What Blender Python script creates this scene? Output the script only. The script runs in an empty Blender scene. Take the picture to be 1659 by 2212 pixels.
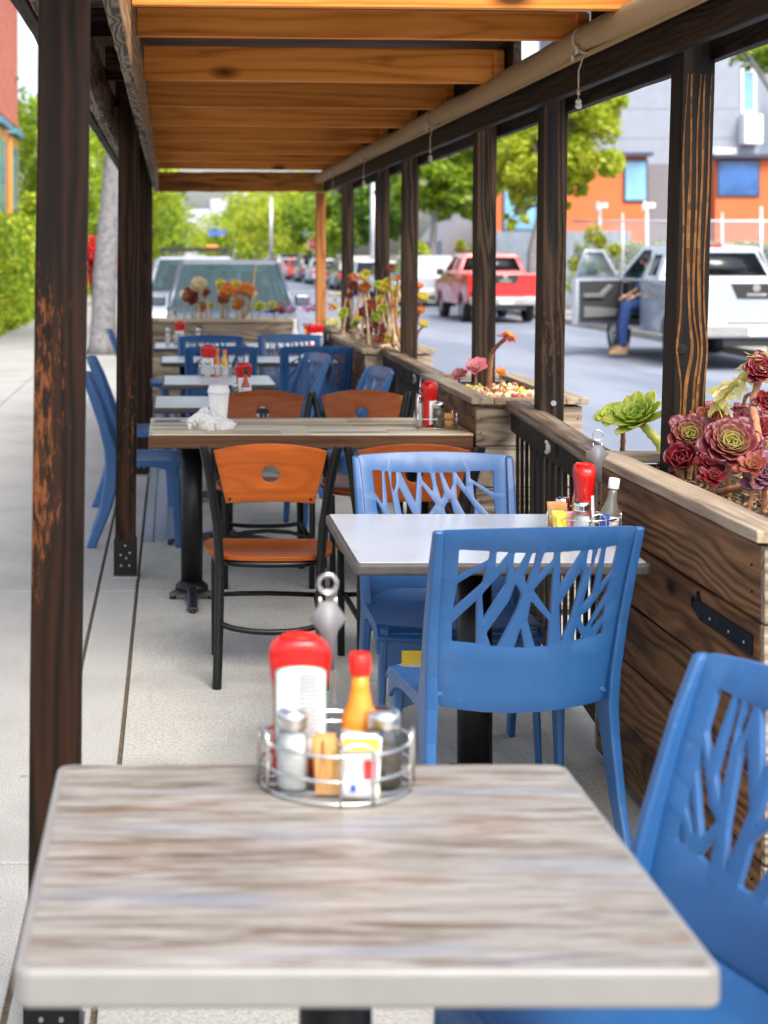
import bpy, bmesh, math, random
from mathutils import Vector, Matrix
R = math.radians
random.seed(7)
S = bpy.context.scene
COL = S.collection

# ---------------------------------------------------------------- camera, sky, sun, exposure
EYE = 1.55                      # eye height above the pavement
FPX = 3500.0                    # focal length in photo pixels (photo taken as 1659 x 2212)
cam = bpy.data.cameras.new('camera'); co = bpy.data.objects.new('camera', cam); COL.objects.link(co)
co.location = (0, 0, EYE); co.rotation_euler = (R(90), 0, 0)
cam.sensor_fit = 'VERTICAL'; cam.sensor_height = 36; cam.lens = 36*FPX/2212
cam.shift_x = (829.5-370)/2212; cam.shift_y = -(1106-548)/2212
cam.clip_start = 0.05; cam.clip_end = 3000
cam.dof.use_dof = True; cam.dof.focus_distance = 4.8; cam.dof.aperture_fstop = 4.0
S.camera = co

SUN_EL, SUN_AZ = R(50), R(160)   # azimuth from +Y (ahead) towards +X: behind the viewer, to the right
w = bpy.data.worlds.new('World'); S.world = w; w.use_nodes = True
nt = w.node_tree; nt.nodes.clear()
sky = nt.nodes.new('ShaderNodeTexSky'); sky.sky_type = 'NISHITA'; sky.sun_disc = False
sky.sun_elevation = SUN_EL; sky.sun_rotation = SUN_AZ; sky.dust_density = 4.0; sky.air_density = 1.0; sky.ozone_density = 1.2
bg = nt.nodes.new('ShaderNodeBackground'); bg.inputs[1].default_value = 0.15
wo = nt.nodes.new('ShaderNodeOutputWorld')
hs = nt.nodes.new('ShaderNodeHueSaturation'); hs.inputs['Saturation'].default_value = .62; nt.links.new(sky.outputs[0], hs.inputs['Color']); nt.links.new(hs.outputs[0], bg.inputs[0]); nt.links.new(bg.outputs[0], wo.inputs[0])
sd = bpy.data.lights.new('sun', 'SUN'); sd.energy = 1.5; sd.angle = R(28); sd.color = (1, .95, .88)
so = bpy.data.objects.new('sun', sd); COL.objects.link(so)
sdir = Vector((math.sin(SUN_AZ)*math.cos(SUN_EL), math.cos(SUN_AZ)*math.cos(SUN_EL), math.sin(SUN_EL)))
so.rotation_euler = sdir.to_track_quat('Z', 'Y').to_euler()
S.view_settings.view_transform = 'Standard'; S.view_settings.look = 'None'
S.view_settings.exposure = 1.35; S.view_settings.gamma = 1
S.render.engine = 'CYCLES'
try:
    S.cycles.use_denoising = True
    S.cycles.max_bounces = 8; S.cycles.transparent_max_bounces = 12
    S.cycles.use_light_tree = True
except Exception: pass

def at(px, py, Y):
    return Vector(((px-370)*Y/FPX, Y, EYE-(py-548)*Y/FPX))

# ---------------------------------------------------------------- material helpers
MATS = {}
class NT:
    def __init__(s, name):
        s.m = bpy.data.materials.new(name); s.m.use_nodes = True
        s.t = s.m.node_tree; s.b = s.t.nodes['Principled BSDF']; s.o = s.t.nodes['Material Output']
    def n(s, typ, **kw):
        nd = s.t.nodes.new(typ)
        for k, v in kw.items():
            if k.startswith('i_'): nd.inputs[k[2:].replace('_', ' ')].default_value = v
            else: setattr(nd, k, v)
        return nd
    def l(s, a, b): s.t.links.new(a, b)
    def coord(s, scale=(1,1,1), loc=(0,0,0), rnd=False, rot=(0,0,0)):
        tc = s.n('ShaderNodeTexCoord'); mp = s.n('ShaderNodeMapping')
        mp.inputs['Scale'].default_value = scale; mp.inputs['Location'].default_value = loc; mp.inputs['Rotation'].default_value = rot
        src = tc.outputs['Object']
        if rnd:
            oi = s.n('ShaderNodeObjectInfo'); ge = s.n('ShaderNodeNewGeometry')
            ad = s.n('ShaderNodeMath', operation='ADD'); s.l(oi.outputs['Random'], ad.inputs[0]); s.l(ge.outputs['Random Per Island'], ad.inputs[1])
            mu = s.n('ShaderNodeMath', operation='MULTIPLY'); s.l(ad.outputs[0], mu.inputs[0]); mu.inputs[1].default_value = 13.7
            va = s.n('ShaderNodeVectorMath', operation='ADD'); s.l(src, va.inputs[0]); s.l(mu.outputs[0], va.inputs[1]); src = va.outputs[0]
        s.l(src, mp.inputs['Vector']); return mp.outputs[0]
    def noise(s, vec, scale, detail=4, rough=.55, dist=0):
        nd = s.n('ShaderNodeTexNoise'); nd.inputs['Scale'].default_value = scale; nd.inputs['Detail'].default_value = detail
        nd.inputs['Roughness'].default_value = rough; nd.inputs['Distortion'].default_value = dist
        s.l(vec, nd.inputs['Vector']); return nd.outputs['Fac']
    def ramp(s, fac, stops):
        nd = s.n('ShaderNodeValToRGB'); cr = nd.color_ramp
        while len(cr.elements) < len(stops): cr.elements.new(.5)
        for e, (p, c) in zip(cr.elements, stops):
            e.position = p; e.color = (c, c, c, 1) if isinstance(c, (int, float)) else (*c[:3], 1)
        s.l(fac, nd.inputs[0]); return nd.outputs[0]
    def mix(s, a, b, fac, mode='MIX'):
        nd = s.n('ShaderNodeMix', data_type='RGBA', blend_type=mode)
        for v, k in ((fac, 0), (a, 6), (b, 7)):
            if hasattr(v, 'type') and hasattr(v, 'links'): s.l(v, nd.inputs[k])
            elif k == 0: nd.inputs[0].default_value = v
            else: nd.inputs[k].default_value = (*v[:3], 1)
        return nd.outputs[2]
    def bump(s, h, st=.3, d=.002):
        nd = s.n('ShaderNodeBump'); nd.inputs['Strength'].default_value = st; nd.inputs['Distance'].default_value = d
        s.l(h, nd.inputs['Height']); s.l(nd.outputs[0], s.b.inputs['Normal'])
    def base(s, c):
        if hasattr(c, 'links'): s.l(c, s.b.inputs['Base Color'])
        else: s.b.inputs['Base Color'].default_value = (*c[:3], 1)
    def rough(s, v):
        if hasattr(v, 'links'): s.l(v, s.b.inputs['Roughness'])
        else: s.b.inputs['Roughness'].default_value = v

def plain(name, c, rough=.5, metal=0, var=.12, nscale=30, bump=.05, spec=None, alpha=1, trans=0, sub=0, ior=None, coat=0):
    if name in MATS: return MATS[name]
    k = NT(name); v = k.coord()
    f = k.noise(v, nscale, 5)
    c2 = tuple(x*(1-var) for x in c); c3 = tuple(min(1, x*(1+var)) for x in c)
    k.base(k.ramp(f, [(.3, c2), (.7, c3)])); 
    k.rough(k.ramp(k.noise(v, nscale*.4, 3), [(.3, max(.02, rough-.06)), (.7, min(1, rough+.08))]))
    k.b.inputs['Metallic'].default_value = metal
    if bump: k.bump(f, bump, .001)
    if trans: k.b.inputs['Transmission Weight'].default_value = trans
    if alpha < 1: k.b.inputs['Alpha'].default_value = alpha
    if ior: k.b.inputs['IOR'].default_value = ior
    if coat: k.b.inputs['Coat Weight'].default_value = coat; k.b.inputs['Coat Roughness'].default_value = .08
    if spec is not None: k.b.inputs['Specular IOR Level'].default_value = spec
    MATS[name] = k.m; return k.m

def wood(name, axis, dark, mid, light, knots=.0, scale=1.0, rough=.6, streak=.5, worn=None, bump=.5, ring=10, contrast=.5, weather=None, wob=1.0, freq=60, spec=.15, band=False):
    """sawn timber: rings stretched along the board, fine fibres, a few knots"""
    if name in MATS: return MATS[name]
    k = NT(name)
    st = [1, 1, 1]; st[axis] = .045
    v = k.coord(tuple(st), rnd=True)
    nv = k.coord((1.0 if axis != 0 else .35, 1.0 if axis != 1 else .35, 1.0 if axis != 2 else .35), rnd=True)
    dn = k.n('ShaderNodeTexNoise'); dn.inputs['Scale'].default_value = 5*scale; dn.inputs['Detail'].default_value = 2; k.l(nv, dn.inputs['Vector'])
    va = k.n('ShaderNodeVectorMath', operation='MULTIPLY_ADD'); k.l(dn.outputs['Color'], va.inputs[0]); va.inputs[1].default_value = (.045*wob, .045*wob, .045*wob); k.l(v, va.inputs[2])
    wv = k.n('ShaderNodeTexNoise'); wv.inputs['Scale'].default_value = ring*scale; wv.inputs['Detail'].default_value = 1.5; k.l(va.outputs[0], wv.inputs['Vector'])
    m1 = k.n('ShaderNodeMath', operation='MULTIPLY'); k.l(wv.outputs['Fac'], m1.inputs[0]); m1.inputs[1].default_value = freq
    sn = k.n('ShaderNodeMath', operation='SINE'); k.l(m1.outputs[0], sn.inputs[0])
    hm = k.n('ShaderNodeMath', operation='MULTIPLY_ADD'); k.l(sn.outputs[0], hm.inputs[0]); hm.inputs[1].default_value = .5; hm.inputs[2].default_value = .5
    rings = k.ramp(hm.outputs[0], [(0.0, .5-contrast/2), (.22, .5-contrast*.1), (1, .5+contrast/2)])
    st2 = [70, 70, 70]; st2[axis] = 2.5
    fib = k.noise(k.coord(tuple(st2), rnd=True), scale, 5, .65)
    big = k.noise(nv, 3.0, 3)
    a = k.n('ShaderNodeMath', operation='MULTIPLY_ADD'); k.l(fib, a.inputs[0]); a.inputs[1].default_value = streak; k.l(rings, a.inputs[2])
    b = k.n('ShaderNodeMath', operation='MULTIPLY_ADD'); k.l(big, b.inputs[0]); b.inputs[1].default_value = .5; k.l(a.outputs[0], b.inputs[2])
    c = k.n('ShaderNodeMath', operation='SUBTRACT'); k.l(b.outputs[0], c.inputs[0]); c.inputs[1].default_value = .25+streak*.5
    col = k.ramp(c.outputs[0], [(.15, dark), (.5, mid), (.85, light)])
    if knots:
        kv = k.coord(tuple(4.2*(.45 if i == axis else 1) for i in range(3)), rnd=True)
        vo = k.n('ShaderNodeTexVoronoi'); vo.inputs['Scale'].default_value = 1.0; k.l(kv, vo.inputs['Vector'])
        kf = k.ramp(vo.outputs['Distance'], [(knots*.35, 1.0), (knots, 0.0)])
        col = k.mix(col, tuple(x*.25 for x in dark), kf)
    if worn:                                   # worn-through finish: speckled along the grain
        wc, lo, hi = worn
        wvv = [70, 70, 70]; wvv[axis] = 14
        wf = k.noise(k.coord(tuple(wvv), rnd=True), 1.6, 8, .8)
        wb = k.noise(nv, 1.7, 2)
        mm = k.n('ShaderNodeMath', operation='MULTIPLY'); k.l(wf, mm.inputs[0]); k.l(wb, mm.inputs[1])
        if band:
            sx_ = k.n('ShaderNodeSeparateXYZ'); k.l(k.coord(), sx_.inputs[0])
            zm = k.n('ShaderNodeMath', operation='MULTIPLY'); k.l(sx_.outputs[2], zm.inputs[0]); zm.inputs[1].default_value = .5
            zr_ = k.ramp(zm.outputs[0], [(.10, .70), (.40, .80), (.53, .98), (.72, 1.04), (.84, .72), (1, .6)])
            m3 = k.n('ShaderNodeMath', operation='MULTIPLY'); k.l(mm.outputs[0], m3.inputs[0]); k.l(zr_, m3.inputs[1])
            xm = k.n('ShaderNodeMapRange'); k.l(sx_.outputs[0], xm.inputs[0])
            for i_, v_ in ((1, -.27), (2, -.185), (3, 1.08), (4, .72)): xm.inputs[i_].default_value = v_
            m4 = k.n('ShaderNodeMath', operation='MULTIPLY'); k.l(m3.outputs[0], m4.inputs[0]); k.l(xm.outputs[0], m4.inputs[1]); mm = m4
        col = k.mix(col, wc, k.ramp(mm.outputs[0], [(lo, 0.0), (hi, 1.0)]))
    if weather:
        wc, lo, hi = weather
        col = k.mix(col, wc, k.ramp(k.noise(nv, 2.2, 6, .7), [(lo, 0.0), (hi, 1.0)]))
    oi = k.n('ShaderNodeObjectInfo'); gi = k.n('ShaderNodeNewGeometry'); av = k.n('ShaderNodeMath', operation='ADD'); k.l(oi.outputs['Random'], av.inputs[0]); k.l(gi.outputs['Random Per Island'], av.inputs[1])
    fr_ = k.n('ShaderNodeMath', operation='FRACT'); k.l(av.outputs[0], fr_.inputs[0]); mr = k.n('ShaderNodeMapRange'); k.l(fr_.outputs[0], mr.inputs[0]); mr.inputs[3].default_value = .80; mr.inputs[4].default_value = 1.16
    hv = k.n('ShaderNodeHueSaturation'); k.l(col, hv.inputs['Color']); k.l(mr.outputs[0], hv.inputs['Value']); col = hv.outputs[0]
    k.base(col); k.rough(rough); k.b.inputs['Specular IOR Level'].default_value = spec; k.bump(a.outputs[0], bump, .003)
    MATS[name] = k.m; return k.m

def leafmat(name, cols, trans=.45, rough=.5):
    if name in MATS: return MATS[name]
    k = NT(name); ge = k.n('ShaderNodeNewGeometry')
    n = len(cols)
    v = k.coord(); f = k.noise(v, 1.3, 3)
    mx = k.n('ShaderNodeMath', operation='MULTIPLY_ADD'); k.l(ge.outputs['Random Per Island'], mx.inputs[0]); mx.inputs[1].default_value = .6
    ml = k.n('ShaderNodeMath', operation='MULTIPLY_ADD'); k.l(f, ml.inputs[0]); ml.inputs[1].default_value = 1.2; ml.inputs[2].default_value = -.4
    k.l(ml.outputs[0], mx.inputs[2])
    col = k.ramp(mx.outputs[0], [(i/(n-1) if n > 1 else 0, c) for i, c in enumerate(cols)])
    k.base(col); k.rough(rough)
    tr = k.n('ShaderNodeBsdfTranslucent'); k.l(col, tr.inputs[0])
    ms = k.n('ShaderNodeMixShader'); ms.inputs[0].default_value = trans
    k.l(k.b.outputs[0], ms.inputs[1]); k.l(tr.outputs[0], ms.inputs[2]); k.l(ms.outputs[0], k.o.inputs['Surface'])
    MATS[name] = k.m; return k.m

def glass(name, c=(.8,.9,.88), rough=.03, alpha=.35):
    """thin pane: mostly see-through, with sky reflections"""
    if name in MATS: return MATS[name]
    k = NT(name); k.base(c); k.rough(rough)
    tr = k.n('ShaderNodeBsdfTransparent'); tr.inputs[0].default_value = (*c, 1)
    gl = k.n('ShaderNodeBsdfGlossy'); gl.inputs['Roughness'].default_value = rough; gl.inputs[0].default_value = (1,1,1,1)
    fr = k.n('ShaderNodeFresnel'); fr.inputs[0].default_value = 1.5
    m0 = k.n('ShaderNodeMath', operation='MAXIMUM'); k.l(fr.outputs[0], m0.inputs[0]); m0.inputs[1].default_value = .05
    m1 = k.n('ShaderNodeMixShader'); k.l(m0.outputs[0], m1.inputs[0]); k.l(tr.outputs[0], m1.inputs[1]); k.l(gl.outputs[0], m1.inputs[2])
    m2 = k.n('ShaderNodeMixShader'); m2.inputs[0].default_value = alpha; k.l(m1.outputs[0], m2.inputs[1]); k.l(k.b.outputs[0], m2.inputs[2])
    k.l(m2.outputs[0], k.o.inputs['Surface']); MATS[name] = k.m; return k.m

# ---------------------------------------------------------------- mesh helpers
class MB:
    def __init__(s): s.bm = bmesh.new(); s.mi = 0
    def _new(s, verts, faces):
        vs = [s.bm.verts.new(v) for v in verts]; out = []
        for f in faces:
            try:
                fc = s.bm.faces.new([vs[i] for i in f]); fc.material_index = s.mi; out.append(fc)
            except ValueError: pass
        return vs
    def box(s, x0, x1, y0, y1, z0, z1, M=None, j=0):
        v = [Vector((x, y, z)) for z in (z0, z1) for y in (y0, y1) for x in (x0, x1)]
        if j: v = [p+Vector((random.uniform(-j, j) for _ in range(3))) for p in v]
        if M is not None: v = [M @ p for p in v]
        return s._new(v, [(0,2,3,1), (4,5,7,6), (0,1,5,4), (2,6,7,3), (0,4,6,2), (1,3,7,5)])
    def tube(s, pts, r, seg=8, caps=True, flat=1.0, closed=False):
        pts = [Vector(p) for p in pts]; n = len(pts)
        rs = r if isinstance(r, (list, tuple)) else [r]*n
        rings = []; prev = None
        for i, p in enumerate(pts):
            if closed: t = pts[(i+1) % n]-pts[i-1]
            else: t = pts[min(i+1, n-1)]-pts[max(i-1, 0)]
            t = t.normalized() if t.length > 1e-9 else Vector((0,0,1))
            if prev is None:
                a = Vector((0,0,1)) if abs(t.z) < .9 else Vector((1,0,0))
                u = t.cross(a).normalized()
            else:
                u = (prev-t*prev.dot(t)); u = u.normalized() if u.length > 1e-6 else t.orthogonal().normalized()
            prev = u; wv = t.cross(u)
            rings.append([s.bm.verts.new(p+(u*math.cos(2*math.pi*k/seg)+wv*math.sin(2*math.pi*k/seg)*flat)*rs[i]) for k in range(seg)])
        m = n if closed else n-1
        for i in range(m):
            A, B = rings[i], rings[(i+1) % n]
            for k in range(seg):
                f = s.bm.faces.new((A[k], A[(k+1) % seg], B[(k+1) % seg], B[k])); f.material_index = s.mi; f.smooth = True
        if caps and not closed:
            for rg in (rings[0][::-1], rings[-1]):
                f = s.bm.faces.new(rg); f.material_index = s.mi
    def lathe(s, prof, c=(0,0,0), seg=20, sx=1, sy=1, pw=2.0, caps=True, M=None):
        """prof [(r,z)]; pw>2 squares the section"""
        rings = []
        for r, z in prof:
            ring = []
            for k in range(seg):
                a = 2*math.pi*(k+.5)/seg; ca, sa = math.cos(a), math.sin(a)
                q = (abs(ca)**pw+abs(sa)**pw)**(-1/pw)
                p = Vector((c[0]+r*ca*q*sx, c[1]+r*sa*q*sy, c[2]+z))
                if M is not None: p = M @ p
                ring.append(s.bm.verts.new(p))
            rings.append(ring)
        for A, B in zip(rings, rings[1:]):
            for k in range(seg):
                f = s.bm.faces.new((A[k], A[(k+1) % seg], B[(k+1) % seg], B[k])); f.material_index = s.mi; f.smooth = True
        if caps:
            for rg in (rings[0][::-1], rings[-1]):
                f = s.bm.faces.new(rg); f.material_index = s.mi
    def loft(s, secs, caps=True, smooth=False, closed=True):
        rings = [[s.bm.verts.new(p) for p in sec] for sec in secs]; m = len(secs[0])
        for A, B in zip(rings, rings[1:]):
            for k in range(m if closed else m-1):
                f = s.bm.faces.new((A[k], A[(k+1) % m], B[(k+1) % m], B[k])); f.material_index = s.mi; f.smooth = smooth
        if caps and closed:
            for rg in (rings[0][::-1], rings[-1]):
                f = s.bm.faces.new(rg); f.material_index = s.mi
    def prism(s, poly, a0, a1, axes=(1, 2, 0), M=None):
        """poly in plane (axes[0],axes[1]) extruded along axes[2] from a0 to a1"""
        def P(u, v, h):
            q = [0, 0, 0]; q[axes[0]] = u; q[axes[1]] = v; q[axes[2]] = h; q = Vector(q)
            return M @ q if M is not None else q
        A = [s.bm.verts.new(P(u, v, a0)) for u, v in poly]; B = [s.bm.verts.new(P(u, v, a1)) for u, v in poly]; n = len(poly)
        for fc in (A[::-1], B): f = s.bm.faces.new(fc); f.material_index = s.mi
        for k in range(n): f = s.bm.faces.new((A[k], A[(k+1) % n], B[(k+1) % n], B[k])); f.material_index = s.mi
    def plate(s, outer, holes, th, fn, maxlen=None):
        """flat plate with holes in (u,v), thickness th along w, placed by fn(u,v,w)"""
        b = bmesh.new(); es = []
        for lp in [outer]+holes:
            vs = [b.verts.new((u, v, 0)) for u, v in lp]
            es += [b.edges.new((vs[i], vs[(i+1) % len(vs)])) for i in range(len(vs))]
        bmesh.ops.triangle_fill(b, use_beauty=True, use_dissolve=False, edges=es)
        if maxlen:
            for _ in range(5):
                le = [e for e in b.edges if e.calc_length() > maxlen]
                if not le: break
                bmesh.ops.subdivide_edges(b, edges=le, cuts=1)
                bmesh.ops.triangulate(b, faces=b.faces[:])
        b.normal_update()
        for f in b.faces:
            if f.normal.z < 0: f.normal_flip()
        b.verts.index_update()
        top = {}; bot = {}
        for v in b.verts:
            top[v.index] = s.bm.verts.new(fn(v.co.x, v.co.y, th/2)); bot[v.index] = s.bm.verts.new(fn(v.co.x, v.co.y, -th/2))
        for f in b.faces:
            ids = [v.index for v in f.verts]
            g = s.bm.faces.new([top[i] for i in ids]); g.material_index = s.mi; g.smooth = True
            g = s.bm.faces.new([bot[i] for i in ids[::-1]]); g.material_index = s.mi; g.smooth = True
        for e in b.edges:
            if len(e.link_faces) == 1:
                f = e.link_faces[0]; ids = [v.index for v in f.verts]
                i, j = e.verts[0].index, e.verts[1].index
                if (ids.index(j)-ids.index(i)) % len(ids) != 1: i, j = j, i
                g = s.bm.faces.new((bot[i], bot[j], top[j], top[i])); g.material_index = s.mi
        b.free()
    def build(s, name, mat, parent=None, bevel=0, smooth=None, seg=2, loc=None, rot=None, subsurf=0, fixn=False, angle=35):
        me = bpy.data.meshes.new(name)
        if fixn: bmesh.ops.recalc_face_normals(s.bm, faces=s.bm.faces[:])
        if smooth: 
            for f in s.bm.faces: f.smooth = True
        s.bm.to_mesh(me); s.bm.free()
        for m in (mat if isinstance(mat, (list, tuple)) else [mat]): me.materials.append(m)
        o = bpy.data.objects.new(name, me); COL.objects.link(o)
        if parent: o.parent = parent
        if loc is not None: o.location = loc
        if rot is not None: o.rotation_euler = rot
        if bevel:
            b = o.modifiers.new('bevel', 'BEVEL'); b.width = bevel; b.segments = seg; b.limit_method = 'ANGLE'; b.angle_limit = R(angle)
        if subsurf:
            b = o.modifiers.new('sub', 'SUBSURF'); b.levels = subsurf; b.render_levels = subsurf
        return o

def tag(o, label=None, cat=None, group=None, kind=None):
    if label: o['label'] = label
    if cat: o['category'] = cat
    if group: o['group'] = group
    if kind: o['kind'] = kind
    return o
def thing(name, label, cat, loc=(0,0,0), rz=0, group=None):
    o = bpy.data.objects.new(name, None); COL.objects.link(o); o.location = loc; o.rotation_euler = (0, 0, rz)
    o.empty_display_size = .1
    return tag(o, label, cat, group)
def kids(o): return [c for c in COL.objects if c.parent == o]
def dup(o, loc=None, rz=None, label=None, parent=None, scale=None):
    c = o.copy(); COL.objects.link(c)
    if parent is not None: c.parent = parent
    for ch in kids(o): dup(ch, parent=c)
    if loc is not None: c.location = loc
    if rz is not None: c.rotation_euler = (0, 0, rz)
    if label: c['label'] = label
    if scale: c.scale = (scale,)*3
    return c
def struct(o): o['kind'] = 'structure'; return o
# ---------------------------------------------------------------- materials
M_honey = wood('honey_cedar', 0, (.40,.11,.018), (.72,.25,.042), (.84,.35,.08), knots=.17, scale=1, contrast=.30, streak=.55, rough=.5, bump=.25, ring=7)
M_end = wood('end_beam_cedar', 0, (.18,.05,.011), (.52,.18,.034), (.66,.27,.065), knots=.16, contrast=.5, streak=.6, weather=((.12,.06,.03), .5, .7), bump=.5)
M_tan = wood('tan_beam', 1, (.16,.085,.035), (.34,.19,.085), (.46,.29,.15), contrast=.5, knots=.1, streak=.8, bump=.6)
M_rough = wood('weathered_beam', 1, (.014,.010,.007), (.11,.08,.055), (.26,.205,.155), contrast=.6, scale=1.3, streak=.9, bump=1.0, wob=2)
M_darkbeam = wood('dark_stained_beam', 1, (.004,.0022,.0013), (.012,.006,.0035), (.030,.015,.008), contrast=.6, streak=.7, bump=.5, knots=.1)
M_post = wood('dark_stained_post', 2, (.004,.0022,.0013), (.011,.005,.0026), (.028,.011,.005), contrast=.5, streak=.7, bump=.4, worn=((.15,.048,.013), .285, .335), band=True)
M_postplain = wood('brown_stained_post', 2, (.006,.003,.0015), (.017,.0075,.0035), (.042,.018,.008), contrast=.6, streak=.7, bump=.4, worn=((.22,.085,.026), .40, .46))
M_char = wood('charred_post', 2, (.004,.003,.0025), (.015,.010,.007), (.045,.025,.013), contrast=.7, streak=.8, bump=.6, knots=.12, worn=((.17,.07,.025), .36, .50))
M_stripe = wood('striped_char_post', 2, (.005,.004,.0035), (.013,.009,.007), (.028,.016,.009), contrast=.35, streak=.5, bump=.5, knots=.1)
M_orange = wood('orange_lit_post', 2, (.22,.075,.02), (.42,.16,.045), (.55,.24,.08), contrast=.4, streak=.6)  # far end post: light falling on it is put into this brighter colour
M_plank = wood('weathered_plank', 1, (.030,.014,.007), (.135,.060,.024), (.26,.130,.055), knots=.11, contrast=.36, streak=.95, bump=1.3, ring=3.2, scale=1.1, wob=2.2, freq=150, weather=((.025,.013,.007), .52, .80))
M_plankx = wood('weathered_plank_cross', 0, (.05,.036,.026), (.25,.19,.13), (.42,.35,.27), knots=.1, contrast=.28, streak=1.0, bump=1.2, ring=3.5, scale=1.2, wob=2, freq=150)
M_cap = wood('grey_cap_board', 1, (.14,.095,.06), (.32,.245,.17), (.46,.38,.28), contrast=.22, streak=1.0, bump=.8, ring=2.6, freq=110)
M_capx = wood('grey_cap_board_cross', 0, (.14,.095,.06), (.32,.245,.17), (.46,.38,.28), contrast=.22, streak=1.0, bump=.8, ring=2.6, freq=110)
M_rail = wood('grey_rail', 1, (.035,.02,.013), (.15,.10,.065), (.36,.29,.22), contrast=.3, streak=1.1, bump=.7, ring=2.6, freq=110)
M_baluster = plain('black_baluster', (.005,.004,.004), .6, spec=.2, var=.3, nscale=20)
M_black = plain('black_metal', (.004,.004,.0045), .42, metal=0, spec=.3, var=.25, nscale=60, bump=.15)
M_castiron = plain('cast_iron', (.008,.009,.011), .45, var=.2, nscale=200, bump=.3)
M_chrome = plain('chrome_wire', (.72,.72,.70), .18, metal=1, var=.05)
M_steel = plain('brushed_steel', (.40,.40,.40), .42, metal=1, var=.1)
M_seatwood = wood('seat_plywood', 0, (.17,.036,.007), (.27,.062,.011), (.35,.09,.018), contrast=.18, streak=.4, rough=.28, bump=.08)
M_blue = None
def bluemat():
    k = NT('blue_resin'); v = k.coord()
    f = k.noise(v, 160, 3); cb = k.ramp(k.noise(v, 6, 4), [(.3, (.014,.076,.215)), (.7, (.020,.092,.250))])
    cb = k.mix(cb, (.09,.19,.36), k.ramp(k.noise(k.coord((70, 9, 40), rnd=True), 1.0, 6, .75), [(.60, 0.0), (.74, .55)]))
    cb = k.mix(cb, (.07,.14,.26), k.ramp(k.noise(v, 3.5, 7, .7), [(.52, 0.0), (.75, .4)])); k.base(cb)
    k.rough(k.ramp(k.noise(v, 9, 5), [(.3, .34), (.75, .48)])); k.bump(f, .09, .0006); return k.m
M_blue = bluemat()
def concrete(name, c, speck, fine, stain, sp_w=.5):
    k = NT(name); v = k.coord()
    f1 = k.noise(v, fine, 3, .7); f2 = k.noise(v, 1.6, 6, .62); f3 = k.noise(k.coord((6, 1.1, 1)), 3, 4)
    col = k.ramp(f1, [(.36, tuple(x*speck for x in c)), (.5, c), (.66, tuple(min(1, x*1.18) for x in c))])
    col = k.mix(col, tuple(x*.62 for x in c), k.ramp(f2, [(.46, 0.0), (.72, stain)]))
    col = k.mix(col, (c[0]*.75, c[1]*.68, c[2]*.55), k.ramp(f3, [(.55, 0.0), (.8, stain*.7)]))
    vo = k.n('ShaderNodeTexVoronoi'); vo.inputs['Scale'].default_value = 38; k.l(v, vo.inputs['Vector'])
    col = k.mix(col, (.06,.05,.045), k.ramp(vo.outputs['Distance'], [(.035, .75), (.06, 0.0)]))
    v3 = k.n('ShaderNodeTexVoronoi'); v3.inputs['Scale'].default_value = 3.1; k.l(v, v3.inputs['Vector'])
    col = k.mix(col, (.10,.095,.085), k.ramp(v3.outputs['Distance'], [(.028, .55), (.05, 0.0)]))
    k.base(col); k.rough(.85); k.bump(f1, .35, .002); return k.m
M_walk = concrete('exposed_concrete', (.355,.345,.32), .42, 230, .6)
M_deckc = concrete('smooth_concrete', (.35,.34,.305), .70, 90, .85)
M_dirt = plain('joint_dirt', (.10,.075,.045), .95, var=.5, nscale=90, bump=.5)
def asphalt():
    k = NT('asphalt'); v = k.coord()
    f = k.noise(v, 140, 3, .8); g = k.noise(k.coord((.6, .12, 1)), 1.0, 4)
    col = k.ramp(f, [(.3, (.135,.155,.20)), (.7, (.19,.215,.27))])
    col = k.mix(col, (.26,.285,.34), k.ramp(g, [(.5, 0.0), (.62, .65)]))
    k.base(col); k.rough(.75); k.bump(f, .3, .003); return k.m
M_asph = asphalt()
M_soil = plain('soil', (.045,.028,.018), .95, var=.6, nscale=60, bump=1)

# ---------------------------------------------------------------- ground, pavement, road
ROAD = -.19
b = MB(); b.box(-900, 900, -60, 2500, ROAD-.3, ROAD-.012); struct(b.build('ground', M_dirt))
b = MB(); b.box(-.30, 9.7, -20, 900, ROAD-.2, ROAD); struct(b.build('road', M_asph))
def slabs(name, xs, ys, z, mat, gap=.012, dz=0):
    b = MB()
    for x0, x1 in zip(xs, xs[1:]):
        for y0, y1 in zip(ys, ys[1:]):
            b.box(x0+gap/2, x1-gap/2, y0+gap/2, y1-gap/2, z-.1, z+random.uniform(-dz, dz))
    return struct(b.build(name, mat, bevel=.004, seg=2))
ysl = [-6, -2.6, .8, 4.12, 7.45, 11.8, 14.6, 18]+[18+3.4*i for i in range(1, 26)]
slabs('sidewalk', [-3.25, -1.75, -.34], ysl, 0, M_walk)
slabs('kerb_strip', [-.34, -.157], [-6, .8, 7.45, 12.1, 18]+[18+5*i for i in range(1, 18)], 0, M_walk, gap=.016)
slabs('deck_floor', [-.157, 1.95], [-6, -1.5, 2.0, 7.45, 8.72], 0, M_deckc)
slabs('deck_floor', [.06, 1.95], [8.72, 12.2, 16.6], 0, M_deckc)
b = MB(); b.box(-3.3, 1.94, -6, 16.55, -.2, -.016); b.box(-3.3, -.16, 16.55, 104, -.2, -.016); struct(b.build('joint_bed', M_dirt))
M_alu = plain('drain_metal', (.42,.46,.52), .35, metal=.8, var=.12, nscale=40)
b = MB(); b.box(-.09, .035, 8.725, 16.5, -.02, .004)
for x in (-.09, -.03, .03): b.box(x-.004, x+.004, 8.725, 16.5, .004, .010)
b.box(-.15, -.10, 8.73, 16.5, -.02, .002)
tag(b.build('drain_channel', M_alu), 'grey metal drain channel laid along the pavement edge beside the blue chairs', 'drain')
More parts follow.
